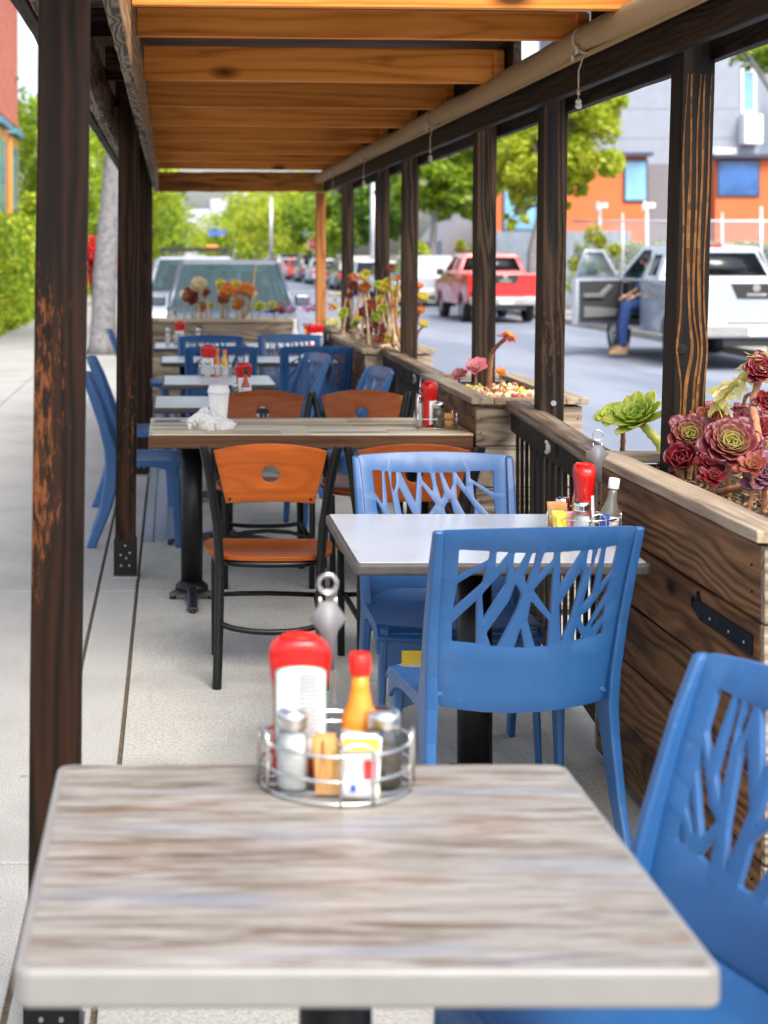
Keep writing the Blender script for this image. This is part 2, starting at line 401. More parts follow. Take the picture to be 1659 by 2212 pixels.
# far side: kerb, pavement, planting strip
b = MB(); b.box(9.7, 9.86, -20, 700, ROAD-.1, ROAD+.14); struct(b.build('far_kerb', M_walk, bevel=.01))
slabs('far_sidewalk', [9.86, 12.2], [-20+6*i for i in range(30)], ROAD+.13, M_walk)
b = MB(); b.box(12.2, 80, -20, 400, ROAD-.1, ROAD+.10); struct(b.build('far_lot', M_asph))
M_lane = plain('lane_paint', (.55,.56,.56), .7, var=.25, nscale=25)
b = MB()
for i in range(18): b.box(4.75, 4.87, 60+14*i, 64+14*i, ROAD+.002, ROAD+.006)
struct(b.build('lane_marking', M_lane))

# ---------------------------------------------------------------- pergola
ZB = EYE+.575                    # underside of the long beams
per = thing('pergola', 'long timber pergola with dark stained posts and honey coloured cedar joists over the tables', 'pergola', (0,0,0))
def roughen(b, amt, cuts=10, axis=1):
    es = [e for e in b.bm.edges if abs((e.verts[0].co-e.verts[1].co)[axis]) > .5]
    bmesh.ops.subdivide_edges(b.bm, edges=es, cuts=cuts, use_grid_fill=True)
    for v in b.bm.verts: v.co += Vector((random.uniform(-amt, amt), 0, random.uniform(-amt, amt)))
Y0, Y1 = 2.6, 15.15
b = MB(); b.box(1.42, 1.46, Y0, Y1, ZB, ZB+.21); roughen(b, .0015, 60); b.build('beam', M_darkbeam, per, bevel=.004)
b = MB(); b.box(1.573, 1.613, Y0, Y1+.1, ZB-.01, ZB+.20); roughen(b, .0015, 60); b.build('beam', M_darkbeam, per, bevel=.004)
b = MB(); b.box(-.158, -.121, Y0, Y1, ZB, ZB+.25); roughen(b, .0022, 90)
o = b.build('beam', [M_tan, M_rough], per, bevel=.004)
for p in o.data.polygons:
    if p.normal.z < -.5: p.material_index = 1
b = MB(); b.box(-.325, -.285, Y0, Y1, ZB, ZB+.22); roughen(b, .003, 90); b.build('beam', M_rough, per, bevel=.004)
b = MB(); b.box(-.40, -.36, Y0, Y1, ZB+.05, ZB+.22); roughen(b, .003, 60); b.build('fascia_board', M_darkbeam, per, bevel=.004)
D = .735
TH = .04
M_jend = wood('shaded_joist_end', 0, (.004,.0022,.0013), (.012,.006,.0035), (.05,.02,.008), contrast=.5, streak=.6)  # ends of the same cedar joists; shade between the beams put into the colour
js = [(4.83,.145), (5.52,.098), (6.92,.146), (8.15,.146), (9.35,.146), (10.6,.146), (11.9,.146), (13.0,.146), (14.15,.146)]
for Y, h in js:
    b = MB(); z = EYE+D; b.box(-.118, 1.418, 0, TH, 0, h)
    b.build('joist', M_honey, per, bevel=.003, loc=(0, Y, z+.006), rot=(random.uniform(-.02, .02), .0095, 0))
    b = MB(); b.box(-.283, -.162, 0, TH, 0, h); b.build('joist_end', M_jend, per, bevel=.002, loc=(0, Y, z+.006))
    b = MB(); b.box(1.375, 1.417, -.03, -.002, .0, h-.01); b.build('cleat', M_honey, per, bevel=.002, loc=(0, Y, z-.008))
b = MB(); b.box(-.118, 1.418, Y1, Y1+.045, ZB+.005, EYE+.765); roughen(b, .004, 24, 0); b.build('end_beam', M_end, per, bevel=.005)
M_roof = plain('roof_plywood', (.10,.055,.03), .8, var=.3, nscale=8)
b = MB(); n = 14; YR = 4.7
for i in range(n):
    y0 = YR+i*(Y1+.2-YR)/n; b.box(-.45, 1.44, y0, y0+(Y1+.2-YR)/n-.003, EYE+.905, EYE+.925)
b.build('roof_panel', M_roof, per)
b = MB(); b.box(1.425, 1.459, Y0, 5.50, ZB+.2115, EYE+.903); b.box(1.425, 1.459, 6.75, Y1, ZB+.2115, EYE+.903); b.build('blocking', M_darkbeam, per)
def post(x0, y0, mat, lean=0, wd=.092, dp=.10, top=ZB+.2, bracket=True, z0=.165, stripes=False):
    b = MB(); H = top-z0
    secs = []
    for i in range(9):
        z = z0+H*i/8; dx = lean*(z-1.0); j = random.uniform(-.0012, .0012)
        secs.append([Vector((x0+dx+j, y0, z)), Vector((x0+wd+dx+j, y0, z)), Vector((x0+wd+dx+j, y0+dp, z)), Vector((x0+dx+j, y0+dp, z))])
    b.loft(secs)
    p = b.build('post', mat, per, bevel=.006, fixn=True)
    if bracket:
        b = MB(); dx = lean*(.1-1.0)
        b.box(x0+dx-.003, x0+dx+wd+.003, y0-.006, y0, .012, .178); b.box(x0+dx-.003, x0+dx+wd+.003, y0+dp, y0+dp+.006, .012, .178)
        b.box(x0+dx-.006, x0+dx-.003, y0-.006, y0+dp+.006, .012, .178); b.box(x0+dx+wd+.003, x0+dx+wd+.006, y0-.006, y0+dp+.006, .012, .178)
        b.build('post_bracket', M_black, p, bevel=.001)
        b = MB(); b.box(x0+dx-.01, x0+dx+wd+.01, y0-.03, y0+dp+.03, .0, .012)
        for (u, v) in ((.3,.05), (.7,.05), (.28,.1), (.55,.085), (.72,.11), (.5,.145)):
            b.tube([(x0+dx+wd*u, y0-.011, v+.01), (x0+dx+wd*u, y0-.006, v+.01)], .005, 8)
        b.build('bolt', M_steel, p)
    return p
post(-.272, 3.16, M_post, lean=.012, wd=.098)
post(-.262, 7.75, M_postplain, lean=.008, wd=.098)
post(-.258, 11.3, M_postplain, lean=.0, wd=.098)
post(-.262, 13.3, M_postplain, lean=.0, wd=.09)
post(-.262, 14.9, M_postplain, lean=0, wd=.09)
# dark posts on the street side
rp = [(1.462, 4.73, .028), (1.470, 6.45, .014), (1.470, 7.83, .009), (1.470, 10.3, .008), (1.466, 11.6, .004), (1.468, 13.9, .003)]
for i, (x, y, ln) in enumerate(rp):
    p = post(x, y, M_stripe if i == 0 else M_char, lean=ln, wd=.096, dp=.115, bracket=False, z0=.02)
    if i == 0:
        # raised orange grain lines of the weathered face: pale springwood ridges that follow the board
        b = MB(); k0 = [(.16,.004), (.34,.0065), (.55,.0045), (.70,.006), (.88,.0035)]
        for u0, wdt in k0:
            L = []; Rr = []
            ph = random.uniform(0, 6); n = 60
            for s_ in range(n+1):
                z = .75+s_*(ZB-.05-.75)/n; dx = ln*(z-1.0)
                wob = .004*math.sin(z*5+ph*.3+u0*2)+.0025*math.sin(z*13+ph)
                kn = .012*math.exp(-((z-1.27)/.07)**2)*(1 if u0 > .3 else -1)*(.6 if u0 > .6 else 1)
                ww = 1.35*wdt*(.75+.5*math.sin(z*7+ph*2)**2)*(1 if z < 1.75 else max(.35, 1-(z-1.75)*1.8))
                xc = x+dx+.096*u0+wob+kn
                L.append((xc-ww/2, z)); Rr.append((xc+ww/2, z))
            for a_ in range(n):
                q = [Vector((L[a_][0], y-.0018, L[a_][1])), Vector((Rr[a_][0], y-.0018, Rr[a_][1])), Vector((Rr[a_+1][0], y-.0018, Rr[a_+1][1])), Vector((L[a_+1][0], y-.0018, L[a_+1][1]))]
                qb = [v+Vector((0,.0035,0)) for v in q]
                b._new(q+qb, [(0,1,2,3), (0,3,7,4), (1,5,6,2)])
        b.build('grain_ridge', wood('ridge_wood', 2, (.06,.024,.007), (.145,.060,.017), (.22,.10,.032), contrast=.3, streak=.9), p)
        b = MB(); b.lathe([(.017,0), (.014,.002), (0.004,.003)], (0,0,0), 14, M=Matrix.Translation((x+.028, y, 1.27)) @ Matrix.Rotation(R(90), 4, 'X')); b.build('knot_hole', plain('knot_black', (.004,.003,.003), .9), p)
    if i == 1:
        b = MB(); b.tube([(x+.05, y-.008, .955), (x+.05, y, .955)], .011, 12); b.build('bolt', M_steel, p)
post(1.360, 15.2, M_orange, wd=.09, bracket=False, z0=.02, top=ZB)

# rolled fabric blind hanging under the street side beam
M_canvas = plain('canvas', (.36,.235,.115), .9, var=.14, nscale=140, bump=.6)
M_cord = plain('cord', (.50,.42,.30), .8, var=.1)
M_bead = plain('bead', (.62,.60,.52), .25, var=.08, nscale=30)
bl = thing('rolled_blind', 'rolled tan canvas blind tied with cords under the dark street side beam', 'blind', (0,0,0))
b = MB(); pts = []; rs = []
ties = [5.35, 8.45, 11.4, 13.6]
n = 150
for i in range(n+1):
    y = 2.7+(15.1-2.7)*i/n; dt = min(abs(y-t) for t in ties)
    pts.append((1.372+.003*math.sin(y*2), y, EYE+.712-.010*(1-math.exp(-dt*dt*2))+.002*math.sin(y*5))); rs.append(.041+.004*(1-math.exp(-dt*dt*8))+.0015*math.sin(y*9))
b.tube(pts, rs, 20); b.build('fabric_roll', M_canvas, bl)
b = MB(); b.tube([(1.385+.002*math.sin(y*3), y, EYE+.665) for y in [2.7+.25*i for i in range(50)]], .011, 8); b.build('hem_bar', M_canvas, bl)
for t in ties:
    b = MB()
    for k in range(3):
        y = t+.012*(k-1)
        b.tube([(1.372+0.0465*math.cos(a), y+.004*math.sin(a*2+k), EYE+.708+0.0465*math.sin(a)) for a in [i*math.pi/9 for i in range(18)]], .0028, 6, closed=True)
    for dy in (-.006, .007):
        b.tube([(1.366, t+dy, EYE+.668), (1.36, t+.06+dy, EYE+.61), (1.36, t+.062+dy*.4, EYE+.55)], .0018, 6)
    b.tube([(1.36, t+.062, EYE+.55), (1.36, t+.062, EYE+.53)], .0055, 8)
    b.tube([(1.36, t+.062, EYE+.53), (1.36, t+.062, EYE+.515)], .002, 6)
    cr = b.build('tie_cord', M_cord, bl)
    b = MB()
    for zz, r in ((.508, .0105), (.494, .0115)):
        b.lathe([(r*math.sin(a), -r*math.cos(a)) for a in [i*math.pi/8 for i in range(1, 8)]], (1.36, t+.062, EYE+zz), 12)
    b.build('toggle', M_bead, cr)
    b = MB()
    b.tube([(1.332, t-.02+.012*math.cos(a), EYE+.672+.012*math.sin(a)) for a in [i*math.pi/8 for i in range(16)]], .004, 8, closed=True)
    b.tube([(1.338, t+.055+.010*math.cos(a), EYE+.655+.010*math.sin(a)) for a in [i*math.pi/8 for i in range(16)]], .0035, 8, closed=True)
    b.build('ring', M_bead, cr)

# ---------------------------------------------------------------- planters and railings
def planter(name_label, x0, x1, y0, y1, ztop, zbot=.03, rows=5, handle=False):
    p = thing('planter_box', name_label, 'planter', ((x0+x1)/2, (y0+y1)/2, 0), 0, 'timber planter boxes along the deck edge')
    cx, cy = (x0+x1)/2, (y0+y1)/2; X0, X1, YY0, YY1 = x0-cx, x1-cx, y0-cy, y1-cy
    hh = (ztop-.032-zbot)/rows
    for side in range(4):
        b = MB()
        for r in range(rows):
            z0 = zbot+r*hh; z1 = z0+hh-random.uniform(.004, .009); j = random.uniform(0, .005)
            if side == 0: b.box(X0+j, X0+j+.024, YY0+.026, YY1-.026, z0, z1)
            if side == 1: b.box(X1-.024-j, X1-j, YY0+.026, YY1-.026, z0, z1)
            if side == 2: b.box(X0+.004, X1-.004, YY0+j, YY0+j+.024, z0, z1)
            if side == 3: b.box(X0+.004, X1-.004, YY1-.024-j, YY1-j, z0, z1)
        b.mi = 1
        for r in range(rows):
            zc_ = zbot+(r+.5)*hh
            for e_ in (.05, .95):
                for dz_ in (-.03, .03):
                    if side == 0: q = (X0+.0035, YY0+(YY1-YY0)*e_, zc_+dz_); b.box(q[0]-.006, q[0], q[1]-.003, q[1]+.003, q[2]-.003, q[2]+.003)
                    if side == 2: q = (X0+(X1-X0)*e_, YY0+.0035, zc_+dz_); b.box(q[0]-.003, q[0]+.003, q[1]-.006, q[1], q[2]-.003, q[2]+.003)
        b.build('plank_side', [M_plank if side < 2 else M_plankx, M_baluster], p, bevel=.0025)
    b = MB(); b.box(X0+.03, X1-.03, YY0+.03, YY1-.03, zbot, ztop-.06); b.build('soil', M_soil, p)
    # cap boards
    b = MB(); b.box(X0-.02, X0+.075, YY0-.015, YY1+.015, ztop-.028, ztop); roughen(b, .0012, 14); b.build('cap_board', M_cap, p, bevel=.004)
    b = MB(); b.box(X1-.075, X1+.02, YY0-.015, YY1+.015, ztop-.028, ztop); b.build('cap_board', M_cap, p, bevel=.004)
    b = MB(); b.box(X0+.077, X1-.077, YY0-.015, YY0+.07, ztop-.029, ztop-.002); b.build('cap_board', M_capx, p, bevel=.004)
    b = MB(); b.box(X0+.077, X1-.077, YY1-.07, YY1+.015, ztop-.029, ztop-.002); b.build('cap_board', M_capx, p, bevel=.004)
    if handle:
        b = MB(); za = ztop-.29
        b.box(X0-.007, X0-.0, YY0+.06, YY0+.42, za, za+.045)
        for k in range(9):
            yy = YY0+.42+k*.006; b.box(X0-.007, X0, yy, yy+.0065, za+.002+k*.002+random.uniform(0,.01), za+.05+random.uniform(-.01,.02)-k*.003)
        h = b.build('metal_strap', M_black, p)
        b = MB()
        for yy in (.1, .2, .33): b.tube([(X0-.009, YY0+yy, za+.02), (X0-.006, YY0+yy, za+.02)], .004, 8)
        b.build('nail', M_steel, h)
    return p
planter('nearest weathered planter box, black metal strap on its side, filled with dark red rosettes', 1.30, 1.80, 3.56, 4.99, .943, handle=True)
planter('weathered planter box with pink and yellow succulents between the first and second railing', 1.30, 1.76, 6.92, 8.32, .935)
planter('tall planter box holding long stemmed green rosettes beyond the second railing', 1.30, 1.76, 10.9, 13.0, .905)
planter('small pale planter box at the far corner of the deck under the orange post', 1.30, 1.76, 15.0, 15.75, .875)
planter('long planter box across the far end of the deck, in front of the parked cars', -.20, 1.24, 16.0, 16.5, .90)

def railing(label, x0, y0, x1, y1, z, hook=.5):
    L = math.hypot(x1-x0, y1-y0); a = math.atan2(y1-y0, x1-x0)
    r = thing('railing', label, 'railing', (x0, y0, 0), a, 'dark railings between the planters')
    b = MB(); b.box(0, L, -.095, -.0, z-.040, z); roughen(b, .001, 10, 0); b.build('top_rail', M_rail if abs(math.cos(a)) < 0 else M_railx, r, bevel=.006)
    b = MB(); b.box(0, L, -.06, -.02, z-.13, z-.042); b.build('upper_rail', M_baluster, r, bevel=.003)
    b = MB(); b.box(0, L, -.06, -.02, .08, .14); b.build('bottom_rail', M_baluster, r, bevel=.003)
    n = int(L/.125)
    for i in range(n):
        b = MB(); xx = (i+.5)*L/n; b.box(xx-.016, xx+.016, -.046, -.034, .141, z-.131); b.build('baluster', M_baluster, r, bevel=.002)
    b = MB(); t = [(hook*L+.026*math.cos(q), .008, z-.068+.020*math.sin(q)) for q in [R(60+i*24) for i in range(11)]]
    b.tube(t, .006, 8); b.box(hook*L-.006, hook*L+.006, 0, .010, z-.075, z-.05)
    b.tube([(hook*L-.036, .002, z-.068), (hook*L-.036, .012, z-.068)], .018, 14)
    b.build('cleat_hook', M_bead, r)
    return r
M_railx = wood('grey_rail_cross', 0, (.035,.02,.013), (.15,.10,.065), (.36,.29,.22), contrast=.3, streak=1.1, bump=.7, ring=2.6, freq=110)
railing('nearest black railing with slats, between the two front planter boxes', 1.30, 5.01, 1.425, 6.90, .925, hook=.42)
railing('second black railing, between the pink planter and the tall green planter', 1.36, 8.34, 1.40, 10.88, .915, hook=.30)
railing('farthest railing, between the tall green planter and the far corner planter', 1.36, 13.02, 1.36, 14.98, .90)
# ---------------------------------------------------------------- tables
def whitewash():
    k = NT('whitewashed_laminate')
    v = k.coord((1.5, 13, 1)); v2 = k.coord((5.0, 75, 1)); v3 = k.coord((3, 6, 1))
    a = k.noise(v, 1.6, 5, .6, .4); c = k.noise(v2, 1.8, 6, .65, .3); d = k.noise(v3, 1.2, 4)
    base = k.ramp(a, [(.30, (.075,.045,.028)), (.43, (.135,.105,.08)), (.54, (.20,.178,.155)), (.70, (.265,.242,.215))])
    col = k.mix(base, (.17,.20,.27), k.ramp(k.noise(k.coord((1.1, 9, 1), (3, 5, 0)), 2.2, 4), [(.52, 0.0), (.68, .65)]))
    col = k.mix(col, (.15,.068,.026), k.ramp(k.noise(k.coord((1.6, 11, 1), (9, 2, 0)), 1.7, 5), [(.56, 0.0), (.72, .75)]))
    col = k.mix(col, (.345,.335,.315), k.ramp(c, [(.47, 0.0), (.61, .65)]))
    vo = k.n('ShaderNodeTexVoronoi'); vo.inputs['Scale'].default_value = 1.0; k.l(k.coord((5, 9, 1)), vo.inputs['Vector'])
    col = k.mix(col, (.14,.12,.12), k.ramp(vo.outputs['Distance'], [(.03, .6), (.11, 0.0)]))
    k.base(col); k.rough(.38); k.bump(c, .1, .001); return k.m
M_ww = whitewash()
M_edge = plain('cream_table_edge', (.205,.198,.19), .35, var=.05, nscale=15)
def butcher():
    k = NT('butcher_block'); v = k.coord()
    br = k.n('ShaderNodeTexBrick'); br.inputs['Scale'].default_value = 1; br.inputs['Mortar Size'].default_value = 0.0006
    br.inputs['Brick Width'].default_value = .34; br.inputs['Row Height'].default_value = .042; br.offset = .37; br.inputs['Bias'].default_value = 0
    br.inputs['Color1'].default_value = (0,0,0,1); br.inputs['Color2'].default_value = (1,1,1,1); br.inputs['Mortar'].default_value = (.2,.2,.2,1)
    k.l(v, br.inputs['Vector'])
    f = k.noise(k.coord((1.5, 60, 1)), 2, 4)
    mm = k.n('ShaderNodeMath', operation='MULTIPLY_ADD'); k.l(f, mm.inputs[0]); mm.inputs[1].default_value = .5
    bw = k.n('ShaderNodeRGBToBW'); k.l(br.outputs['Color'], bw.inputs[0]); k.l(bw.outputs[0], mm.inputs[2])
    s2 = k.n('ShaderNodeMath', operation='SUBTRACT'); k.l(mm.outputs[0], s2.inputs[0]); s2.inputs[1].default_value = .2
    col = k.ramp(s2.outputs[0], [(.05, (.30,.17,.08)), (.3, (.52,.38,.22)), (.55, (.68,.58,.42)), (.8, (.76,.70,.46)), (1, (.82,.76,.62))])
    k.base(col); k.rough(.42); return k.m
M_butch = butcher()
M_butchedge = wood('butcher_block_edge', 0, (.065,.028,.013), (.12,.055,.027), (.18,.09,.05), contrast=.2, streak=.8, rough=.5, bump=.2)
M_lam = plain('pale_laminate', (.40,.42,.47), .22, var=.05, nscale=5)
M_lam2 = plain('pale_grey_laminate', (.70,.72,.71), .3, var=.05, nscale=6)
M_darkedge = plain('dark_rubber_edge', (.055,.05,.045), .5, var=.2, nscale=30)

def rrect(x0, x1, y0, y1, r, n=6):
    out = []
    for cx, cy, a0 in ((x1-r, y1-r, 0), (x0+r, y1-r, 90), (x0+r, y0+r, 180), (x1-r, y0+r, 270)):
        out += [(cx+r*math.cos(R(a0+90*i/n)), cy+r*math.sin(R(a0+90*i/n))) for i in range(n+1)]
    return out
def table(label, x0, x1, y0, y1, z, th, top, edge, r=.02, band=.012, legs=1, group=None, rz=0, foot=.30):
    cx, cy = (x0+x1)/2, (y0+y1)/2; w2, d2 = (x1-x0)/2, (y1-y0)/2
    t = thing('table', label, 'table', (cx, cy, 0), rz, group)
    b = MB(); b.prism(rrect(-w2+band, w2-band, -d2+band, d2-band, r, 6), z-.008, z+.0015, (0, 1, 2)); b.build('tabletop', top, t, bevel=.0006)
    b = MB(); b.prism(rrect(-w2, w2, -d2, d2, r+.01, 8), z-th, z-.001, (0, 1, 2)); b.build('table_edge', edge, t, bevel=min(.008, th*.3), seg=3)
    lx = [0] if legs == 1 else [-w2+.19, w2-.19]
    for x in lx:
        b = MB(); b.lathe([(.049, .05), (.049, z-th-.01)], (x, 0, 0), 20); b.lathe([(.075, .045), (.075, .06), (.05, .085)], (x, 0, 0), 20); b.build('column', M_black, t)
        b = MB(); b.box(x-.12, x+.12, -.22, .22, z-th-.012, z-th-.0005); b.build('top_plate', M_black, t)
        b = MB()
        dirs = [(1,0), (-1,0), (0,1), (0,-1)]
        for dx, dy in dirs:
            L = foot if (dy or legs == 1) else .10
            n = Vector((-dy, dx, 0)); d = Vector((dx, dy, 0)); secs = []
            for s_, wv, zb, zt in ((.02, .034, .03, .075), (L*.5, .026, .022, .055), (L*.85, .024, .014, .034), (L, .03, .012, .026)):
                c = Vector((x, 0, 0))+d*s_
                secs.append([c-n*wv+Vector((0,0,zb)), c+n*wv+Vector((0,0,zb)), c+n*wv*.6+Vector((0,0,zt)), c-n*wv*.6+Vector((0,0,zt))])
            b.loft(secs)
            c = Vector((x, 0, 0))+d*(L-.015); b.lathe([(.016, .0), (.016, .014)], c, 10)
        b.build('cast_base', M_castiron, t, bevel=.004, fixn=True)
    return t
table('foreground table with whitewashed wood grain top and thick cream edge', -.178, .619, 1.81, 2.545, .750, .046, M_ww, M_edge, r=.012, band=.013)
table('glossy pale grey table with dark rubber edge beside the near planter box', .470, 1.235, 4.155, 4.95, .755, .032, M_lam, M_darkedge, r=.008)
t3 = table('long striped butcher block table holding the paper coffee cup', -.098, 1.295, 6.93, 7.62, .777, .062, M_butch, M_butchedge, r=.004, band=.002, legs=2)
G = 'small pale tables toward the far end of the deck'
table('pale grey table right behind the long butcher block table, mostly hidden by the orange chairs', -.095, .655, 8.30, 8.97, .76, .03, M_lam2, M_darkedge, group=G)
table('pale table holding the wire caddy with two hot sauce bottles, before the dark blue chairs', -.055, .64, 9.76, 10.5, .76, .03, M_lam2, M_darkedge, group=G)
table('wide pale table between the two pairs of blue chairs', -.08, 1.22, 11.75, 12.45, .76, .03, M_lam2, M_darkedge, group=G, legs=2)
table('farthest pale table on the left, in front of the end planter', -.15, .60, 13.5, 14.3, .76, .03, M_lam2, M_darkedge, group=G)
table('farthest pale table on the right by the corner planter', .64, 1.29, 13.5, 14.3, .76, .03, M_lam2, M_darkedge, group=G)

# ---------------------------------------------------------------- blue resin chair
def uvh(px, py):
    """holes measured in the back panel: u 0..1 across, v 0..1 from the top of the pierced field down"""
    v = (py-(527-(px-680)*.022))/(448); xl = 697-v*32; xr = 1466-v*58
    return ((px-xl)/(xr-xl), v)
HOLES = [
 [(697,527),(842,530),(838,574),(692,657)],
 [(868,532),(932,534),(864,626)],
 [(822,603),(812,684),(672,820),(690,690)],
 [(926,600),(918,690),(815,858),(806,738),(868,664)],
 [(784,764),(783,980),(666,972),(669,880)],
 [(962,682),(996,738),(975,808),(940,880),(884,992),(850,992),(828,926),(934,768)],
 [(952,536),(1014,536),(962,640),(948,605)],
 [(1036,536),(1060,536),(1050,598),(1016,692),(1000,655)],
 [(994,896),(1014,998),(960,998)],
 [(1040,768),(1134,868),(1128,994),(1064,994),(1024,862)],
 [(1094,534),(1148,532),(1143,574),(1072,644),(1074,605)],
 [(1050,716),(1143,604),(1141,838)],
 [(1172,532),(1284,526),(1180,702)],
 [(1288,612),(1294,650),(1240,860),(1194,972),(1180,790)],
 [(1312,524),(1340,522),(1338,600),(1318,640),(1306,590)],
 [(1362,519),(1386,517),(1352,740),(1296,800)],
 [(1402,513),(1466,506),(1446,632),(1388,706)],
 [(1434,676),(1424,740),(1322,912),(1284,850),(1330,820)],
 [(1272,896),(1312,960),(1256,974)],
 [(1418,792),(1414,850),(1350,914),(1352,890)],
 [(1412,884),(1408,942),(1374,946)],
]
HUV = [[uvh(*p) for p in h] for h in HOLES]
def shrink(poly, d=.004):
    return poly
def rndpoly(poly, r=.06):
    """soften polygon corners"""
    out = []; n = len(poly)
    for i in range(n):
        p = Vector((*poly[i], 0)); a = Vector((*poly[i-1], 0)); c = Vector((*poly[(i+1) % n], 0))
        la, lc = (a-p).length, (c-p).length; k = min(.0045, la*.3, lc*.3)
        p1 = p+(a-p).normalized()*k; p2 = p+(c-p).normalized()*k; pm = (p1+p2)/2*.5+p*.5
        out += [(p1.x, p1.y), (pm.x, pm.y), (p2.x, p2.y)]
    return out
def backY(z):            # side profile of the backrest
    t = (z-.44)/.46
    return -.125-.10*t-.055*t*t
def blue_chair(label):
    t = thing('blue_chair', label, 'chair', (0,0,0), 0, 'blue resin chairs with branch cut-outs')
    WT, WB = .250, .236    # half width of back at top, bottom
    Z1 = .905
    def hw(z): return WB+(WT-WB)*(z-.44)/(Z1-.44)
    def fn(u, v, w):       # u = metres across, v = height; concave panel
        z = v; dish = .030*(1-(u/.24)**2)
        y = backY(z)-dish+.018
        # normal approx in yz
        return Vector((u, y+w, z))
    # outline, rear view: rounded top corners, bowed bottom
    o = []
    n = 10
    for i in range(n+1): # top edge left to right, slightly bowed
        u = -WT+.02+(2*WT-.04)*i/n; o.append((u, Z1-.004*(u/WT)**2*2))
    o += [(WT-.006, Z1-.012), (WT, Z1-.03)]
    for i in range(1, 9):
        z = Z1-.03-(Z1-.03-.47)*i/8; o.append((hw(z), z))
    o += [(WB-.02, .452)]
    for i in range(9): # bottom bowed downward
        u = WB-.035-(2*WB-.07)*i/8; o.append((u, .448-.024*(1-(u/WB)**2)))
    o += [(-WB+.02, .452)]
    for i in range(8, 0, -1):
        z = Z1-.03-(Z1-.03-.47)*i/8; o.append((-hw(z), z))
    o += [(-WT, Z1-.03), (-WT+.006, Z1-.012)]
    zt, zb = Z1-.055, .610
    holes = []
    for h in HUV:
        pts = []
        for u, v in h:
            z = zt+(zb-zt)*v; x = (u-.5)*2*(hw(z)-.052); pts.append((x, z))
        holes.append(rndpoly(pts))
    b = MB(); b.plate(o, holes, .011, fn, maxlen=.07); b.build('backrest', M_blue, t, bevel=.0022, angle=50)
    # side stiles + rear legs in one sweep, rectangular section
    for sx in (-1, 1):
        b = MB(); secs = []
        prof = [(.895, .020, .016), (.80, .022, .024), (.65, .024, .028), (.52, .026, .036), (.44, .027, .05), (.36, .024, .042), (.2, .0205, .034), (.0, .017, .028)]
        for z, wx, wy in prof:
            if z >= .44: y = backY(z)+.022; xc = hw(z)+.006
            else:
                k = (.44-z)/.44; y = backY(.44)+.022-.035*k-.085*k*k; xc = WB+.006+.012*k
            x0, x1 = sx*(xc-wx), sx*(xc+.004)
            q = [Vector((x0, y-wy, z)), Vector((x1, y-wy*.8, z)), Vector((x1, y+wy*.8, z)), Vector((x0, y+wy, z))]
            secs.append(q if sx > 0 else q[::-1])
        b.loft(secs); b.build('leg', M_blue, t, bevel=.007, seg=3, fixn=True)
        b = MB(); secs = []
        for z, wx, wy in ((.452, .030, .05), (.40, .025, .034), (.2, .019, .024), (.0, .016, .02)):
            k = (.452-z)/.452; y = .225+.02*k-wy*.2; xc = .232+.01*k
            x0, x1 = sx*(xc-wx), sx*xc
            q = [Vector((x0, y-wy, z)), Vector((x1, y-wy, z)), Vector((x1, y+wy*.7, z)), Vector((x0, y+wy*.7, z))]
            secs.append(q if sx > 0 else q[::-1])
        b.loft(secs); b.build('leg', M_blue, t, bevel=.008, seg=3, fixn=True)
    # seat: saddle surface with turned-down front lip and side skirts
    b = MB(); NX, NY = 14, 14; gv = {}
    ys = [-.13+.385*j/NY for j in range(NY+1)]
    def sz(u, y):
        s = (y+.13)/.385
        z = .452-.012*math.sin(math.pi*min(1, s))*(1-(u/.24)**2)+.006*(u/.22)**2
        if s > .88: z -= (s-.88)**2*2.2
        if s < .14: z += (.14-s)**2*2.2*(1-(u/.25)**4)
        return z
    top = [[Vector(((i/NX*2-1)*.243, y, sz((i/NX*2-1)*.243, y))) for i in range(NX+1)] for y in ys]
    bot = [[p+Vector((0, -.004 if p.y > .2 else 0, -.012)) for p in row] for row in top]
    tv = [[b.bm.verts.new(p) for p in row] for row in top]; bv = [[b.bm.verts.new(p) for p in row] for row in bot]
    for j in range(NY):
        for i in range(NX):
            f = b.bm.faces.new((tv[j][i], tv[j][i+1], tv[j+1][i+1], tv[j+1][i])); f.smooth = True
            f = b.bm.faces.new((bv[j][i], bv[j+1][i], bv[j+1][i+1], bv[j][i+1])); f.smooth = True
    ring = [(j, 0) for j in range(NY)]+[(NY, i) for i in range(NX)]+[(j, NX) for j in range(NY, 0, -1)]+[(0, i) for i in range(NX, 0, -1)]
    for k in range(len(ring)):
        a, c = ring[k], ring[(k+1) % len(ring)]
        b.bm.faces.new((tv[a[0]][a[1]], tv[c[0]][c[1]], bv[c[0]][c[1]], bv[a[0]][a[1]]))
    b.build('seat', M_blue, t, bevel=.003, fixn=True)
    # skirts (arched side rails, front apron)
    for sx in (-1, 1):
        b = MB(); n = 14; po = [(-.12+.35*i/n, sz(.2, -.12+.35*i/n)-.004) for i in range(n+1)]
        lo = [(y, .452-.026-.055*(abs(2*(y+.12)/.35-1))**3) for y, _ in po][::-1]
        b.prism(po+lo, min(sx*.225, sx*.243), max(sx*.225, sx*.243), (1, 2, 0)); b.build('side_rail', M_blue, t, bevel=.004, fixn=True)
    b = MB(); n = 14; po = [(-.215+.43*i/n, .440) for i in range(n+1)]; lo = [(x, (.425-.060)-.03*(abs(x/.21))**3) for x, _ in po][::-1]
    b.prism(po+lo, .228, .243, (0, 2, 1)); b.build('front_apron', M_blue, t, bevel=.004, fixn=True)
    return t
bc = blue_chair('blue resin chair with its pierced back to the viewer, tucked under the glossy pale table')
bc.location = (.845, 4.11, 0); bc.rotation_euler.z = R(7)
